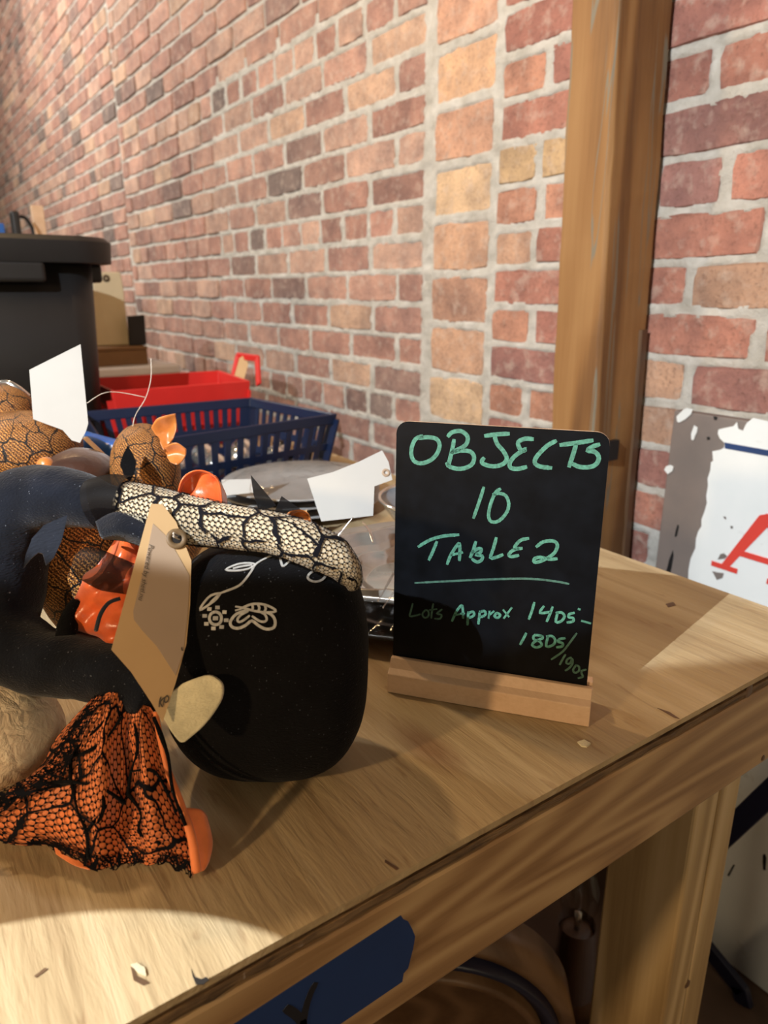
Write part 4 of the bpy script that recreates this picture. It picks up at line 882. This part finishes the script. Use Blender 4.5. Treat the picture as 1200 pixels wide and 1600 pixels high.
plate('grey_platter', 'wide grey platter wrapped in film in front of the navy basket', gp, .118, P0, 'greyplate')
for i in range(2): plate('grey_platter', ['grey platter stacked second in the wrapped pile by the navy basket', 'topmost grey platter of the wrapped pile by the navy basket'][i], (gp[0]+.006*i, gp[1], .7605+.012*(i+1)), .116-.004*i, P0, 'greyplate')
lb = PD(372, 760, .86); mb = MB(); nn = (-FW+Vector((0, 0, 1))*1.2).normalized(); poly(mb, [PP(x, y, lb, nn) for x, y in [(346,750),(392,749),(397,770),(350,775)]], .0006, nn)
setp(mb.build('paper_label', M['card'], loc=lb), 'small white label lying on the film of the grey platters', 'label')
def wrap(c, R_, z, hgt, seed, label):
    mb = MB(); n = 64; vs = []
    for j in range(n+1):
        for i in range(n+1):
            u, v = i/n*2-1, j/n*2-1; rr = math.hypot(u, v)/max(1e-6, max(abs(u), abs(v))) if (u or v) else 1; u2, v2 = u/rr*1.0, v/rr*1.0; ra = math.hypot(u2, v2)
            q = Vector((c[0]+u2*R_, c[1]+v2*R_, 0)); zz_ = z+hgt*(max(0, ra-.62))*-.9+.005*noise.noise(q*26+Vector((seed, 0, 0)))+.009*abs(noise.noise(q*60+Vector((0, seed, 0))))
            q.z = max(.7612, zz_); vs.append(q)
    s = n+1; mb.add(vs, [(j*s+i, j*s+i+1, (j+1)*s+i+1, (j+1)*s+i) for j in range(n) for i in range(n)])
    return setp(mb.build('film_wrap', M['film'], loc=(c[0], c[1], .76)), label, 'film')
wrap(c0, .132, .811, .09, 1.5, 'clear crinkled plastic film over the pewter plate behind the chalkboard'); wrap(gp, .128, .809, .08, 6.1, 'clear crinkled plastic film over the grey platters')
# gathered folds of film standing up
ff = MB()
for L in ([(520,850),(538,825),(552,808)], [(590,940),(610,905),(622,880)], [(566,815),(578,830),(583,848)], [(598,950),(612,930),(625,910)]):
    q = [PD(x, y, .575) for x, y in L]; tube(ff, q, [.0012, .0018, .001], 5, 8, flat=.3)
setp(ff.build('film_crease', M['chrome'] if False else film('film_fold', (1, 1, 1), .35, .12), loc=PD(580, 880, .575)), 'bright stiff creases of the film wrap over the pewter plate', 'film')

# ------------------------------------------------------------------ under the table
lc = PD(902, 1440, .95); lx, ly = lc.x, lc.y
lampT = thing('table_lamp', 'dark turned lamp base with a clear glass bulb under the table', 'lamp', (lx, ly, 0))
zb = PD(895, 1455, .95).z; s = .95/F
mb = MB(); lathe(mb, [(0, 0), (.09, 0), (.09, .015), (.05, .03), (.03, .08), (.025, .25), (.035, zb-.14), (40*s, zb-.11), (38*s, zb-.10), (28*s, zb-.085), (28*s, zb-.005), (20*s, zb), (0, zb)], (lx, ly, 0.0005), 32); mb.build('lamp_base', M['darkwood'], lampT)
mb = MB(); lathe(mb, [(16*s, zb), (20*s, zb+.012), (30*s, zb+.045), (29*s, zb+.07), (18*s, zb+.10), (0, zb+.11)], (lx, ly, 0), 28); mb.build('bulb', M['glass'], lampT)
mb = MB(); lathe(mb, [(0, zb+.03), (6*s, zb+.028), (4*s, zb), (0, zb)], (lx, ly, 0), 12); mb.build('filament_stem', M['chrome'], lampT)
dcn = PD(665, 1650, .80)
tub = thing('wooden_tub', 'round wooden tub with a dark metal hoop stored under the table', 'tub', (dcn.x, dcn.y, 0))
k = .80/F; ax = (RT, (UP*.92-FW*.38).normalized(), (-FW*.92-UP*.38).normalized())
mb = MB(); lathe(mb, [(0, 0), (172*k, .0), (180*k, .006), (186*k, 0), (190*k, -.08), (0, -.08)], dcn, 56, axes=ax); mb.build('tub_head', M['roundwood'], tub)
mb = MB(); lathe(mb, [(188*k, -.01), (208*k, .004), (214*k, .0), (212*k, -.05), (190*k, -.05)], dcn, 56, axes=ax); mb.build('hoop', M['navymetal'], tub)
mb = MB(); lathe(mb, [(214*k, -.012), (238*k, -.004), (242*k, -.06), (214*k, -.06)], dcn, 56, axes=ax); mb.build('rim', M['roundwood'], tub)
mb = MB(); box(mb, (dcn.x-.16, dcn.y-.06, .0005), (dcn.x-.02, dcn.y+.16, dcn.z-.12)); mb.build('tub_stand', M['darkwood'], tub)
cb_ = thing('dark_cabinet', 'dark brown wooden cabinet standing under the back of the table', 'cabinet', (-.95, .53, 0))
mb = MB(); box(mb, (-1.4, .45, .0005), (-.62, .605, .60)); mod_bevel(mb.build('cabinet_body', M['darkwood'], cb_), .004)
mb = MB(); box(mb, (-1.38, .438, .04), (-.64, .45, .58)); mod_bevel(mb.build('door', M['darkwood'], cb_), .003)
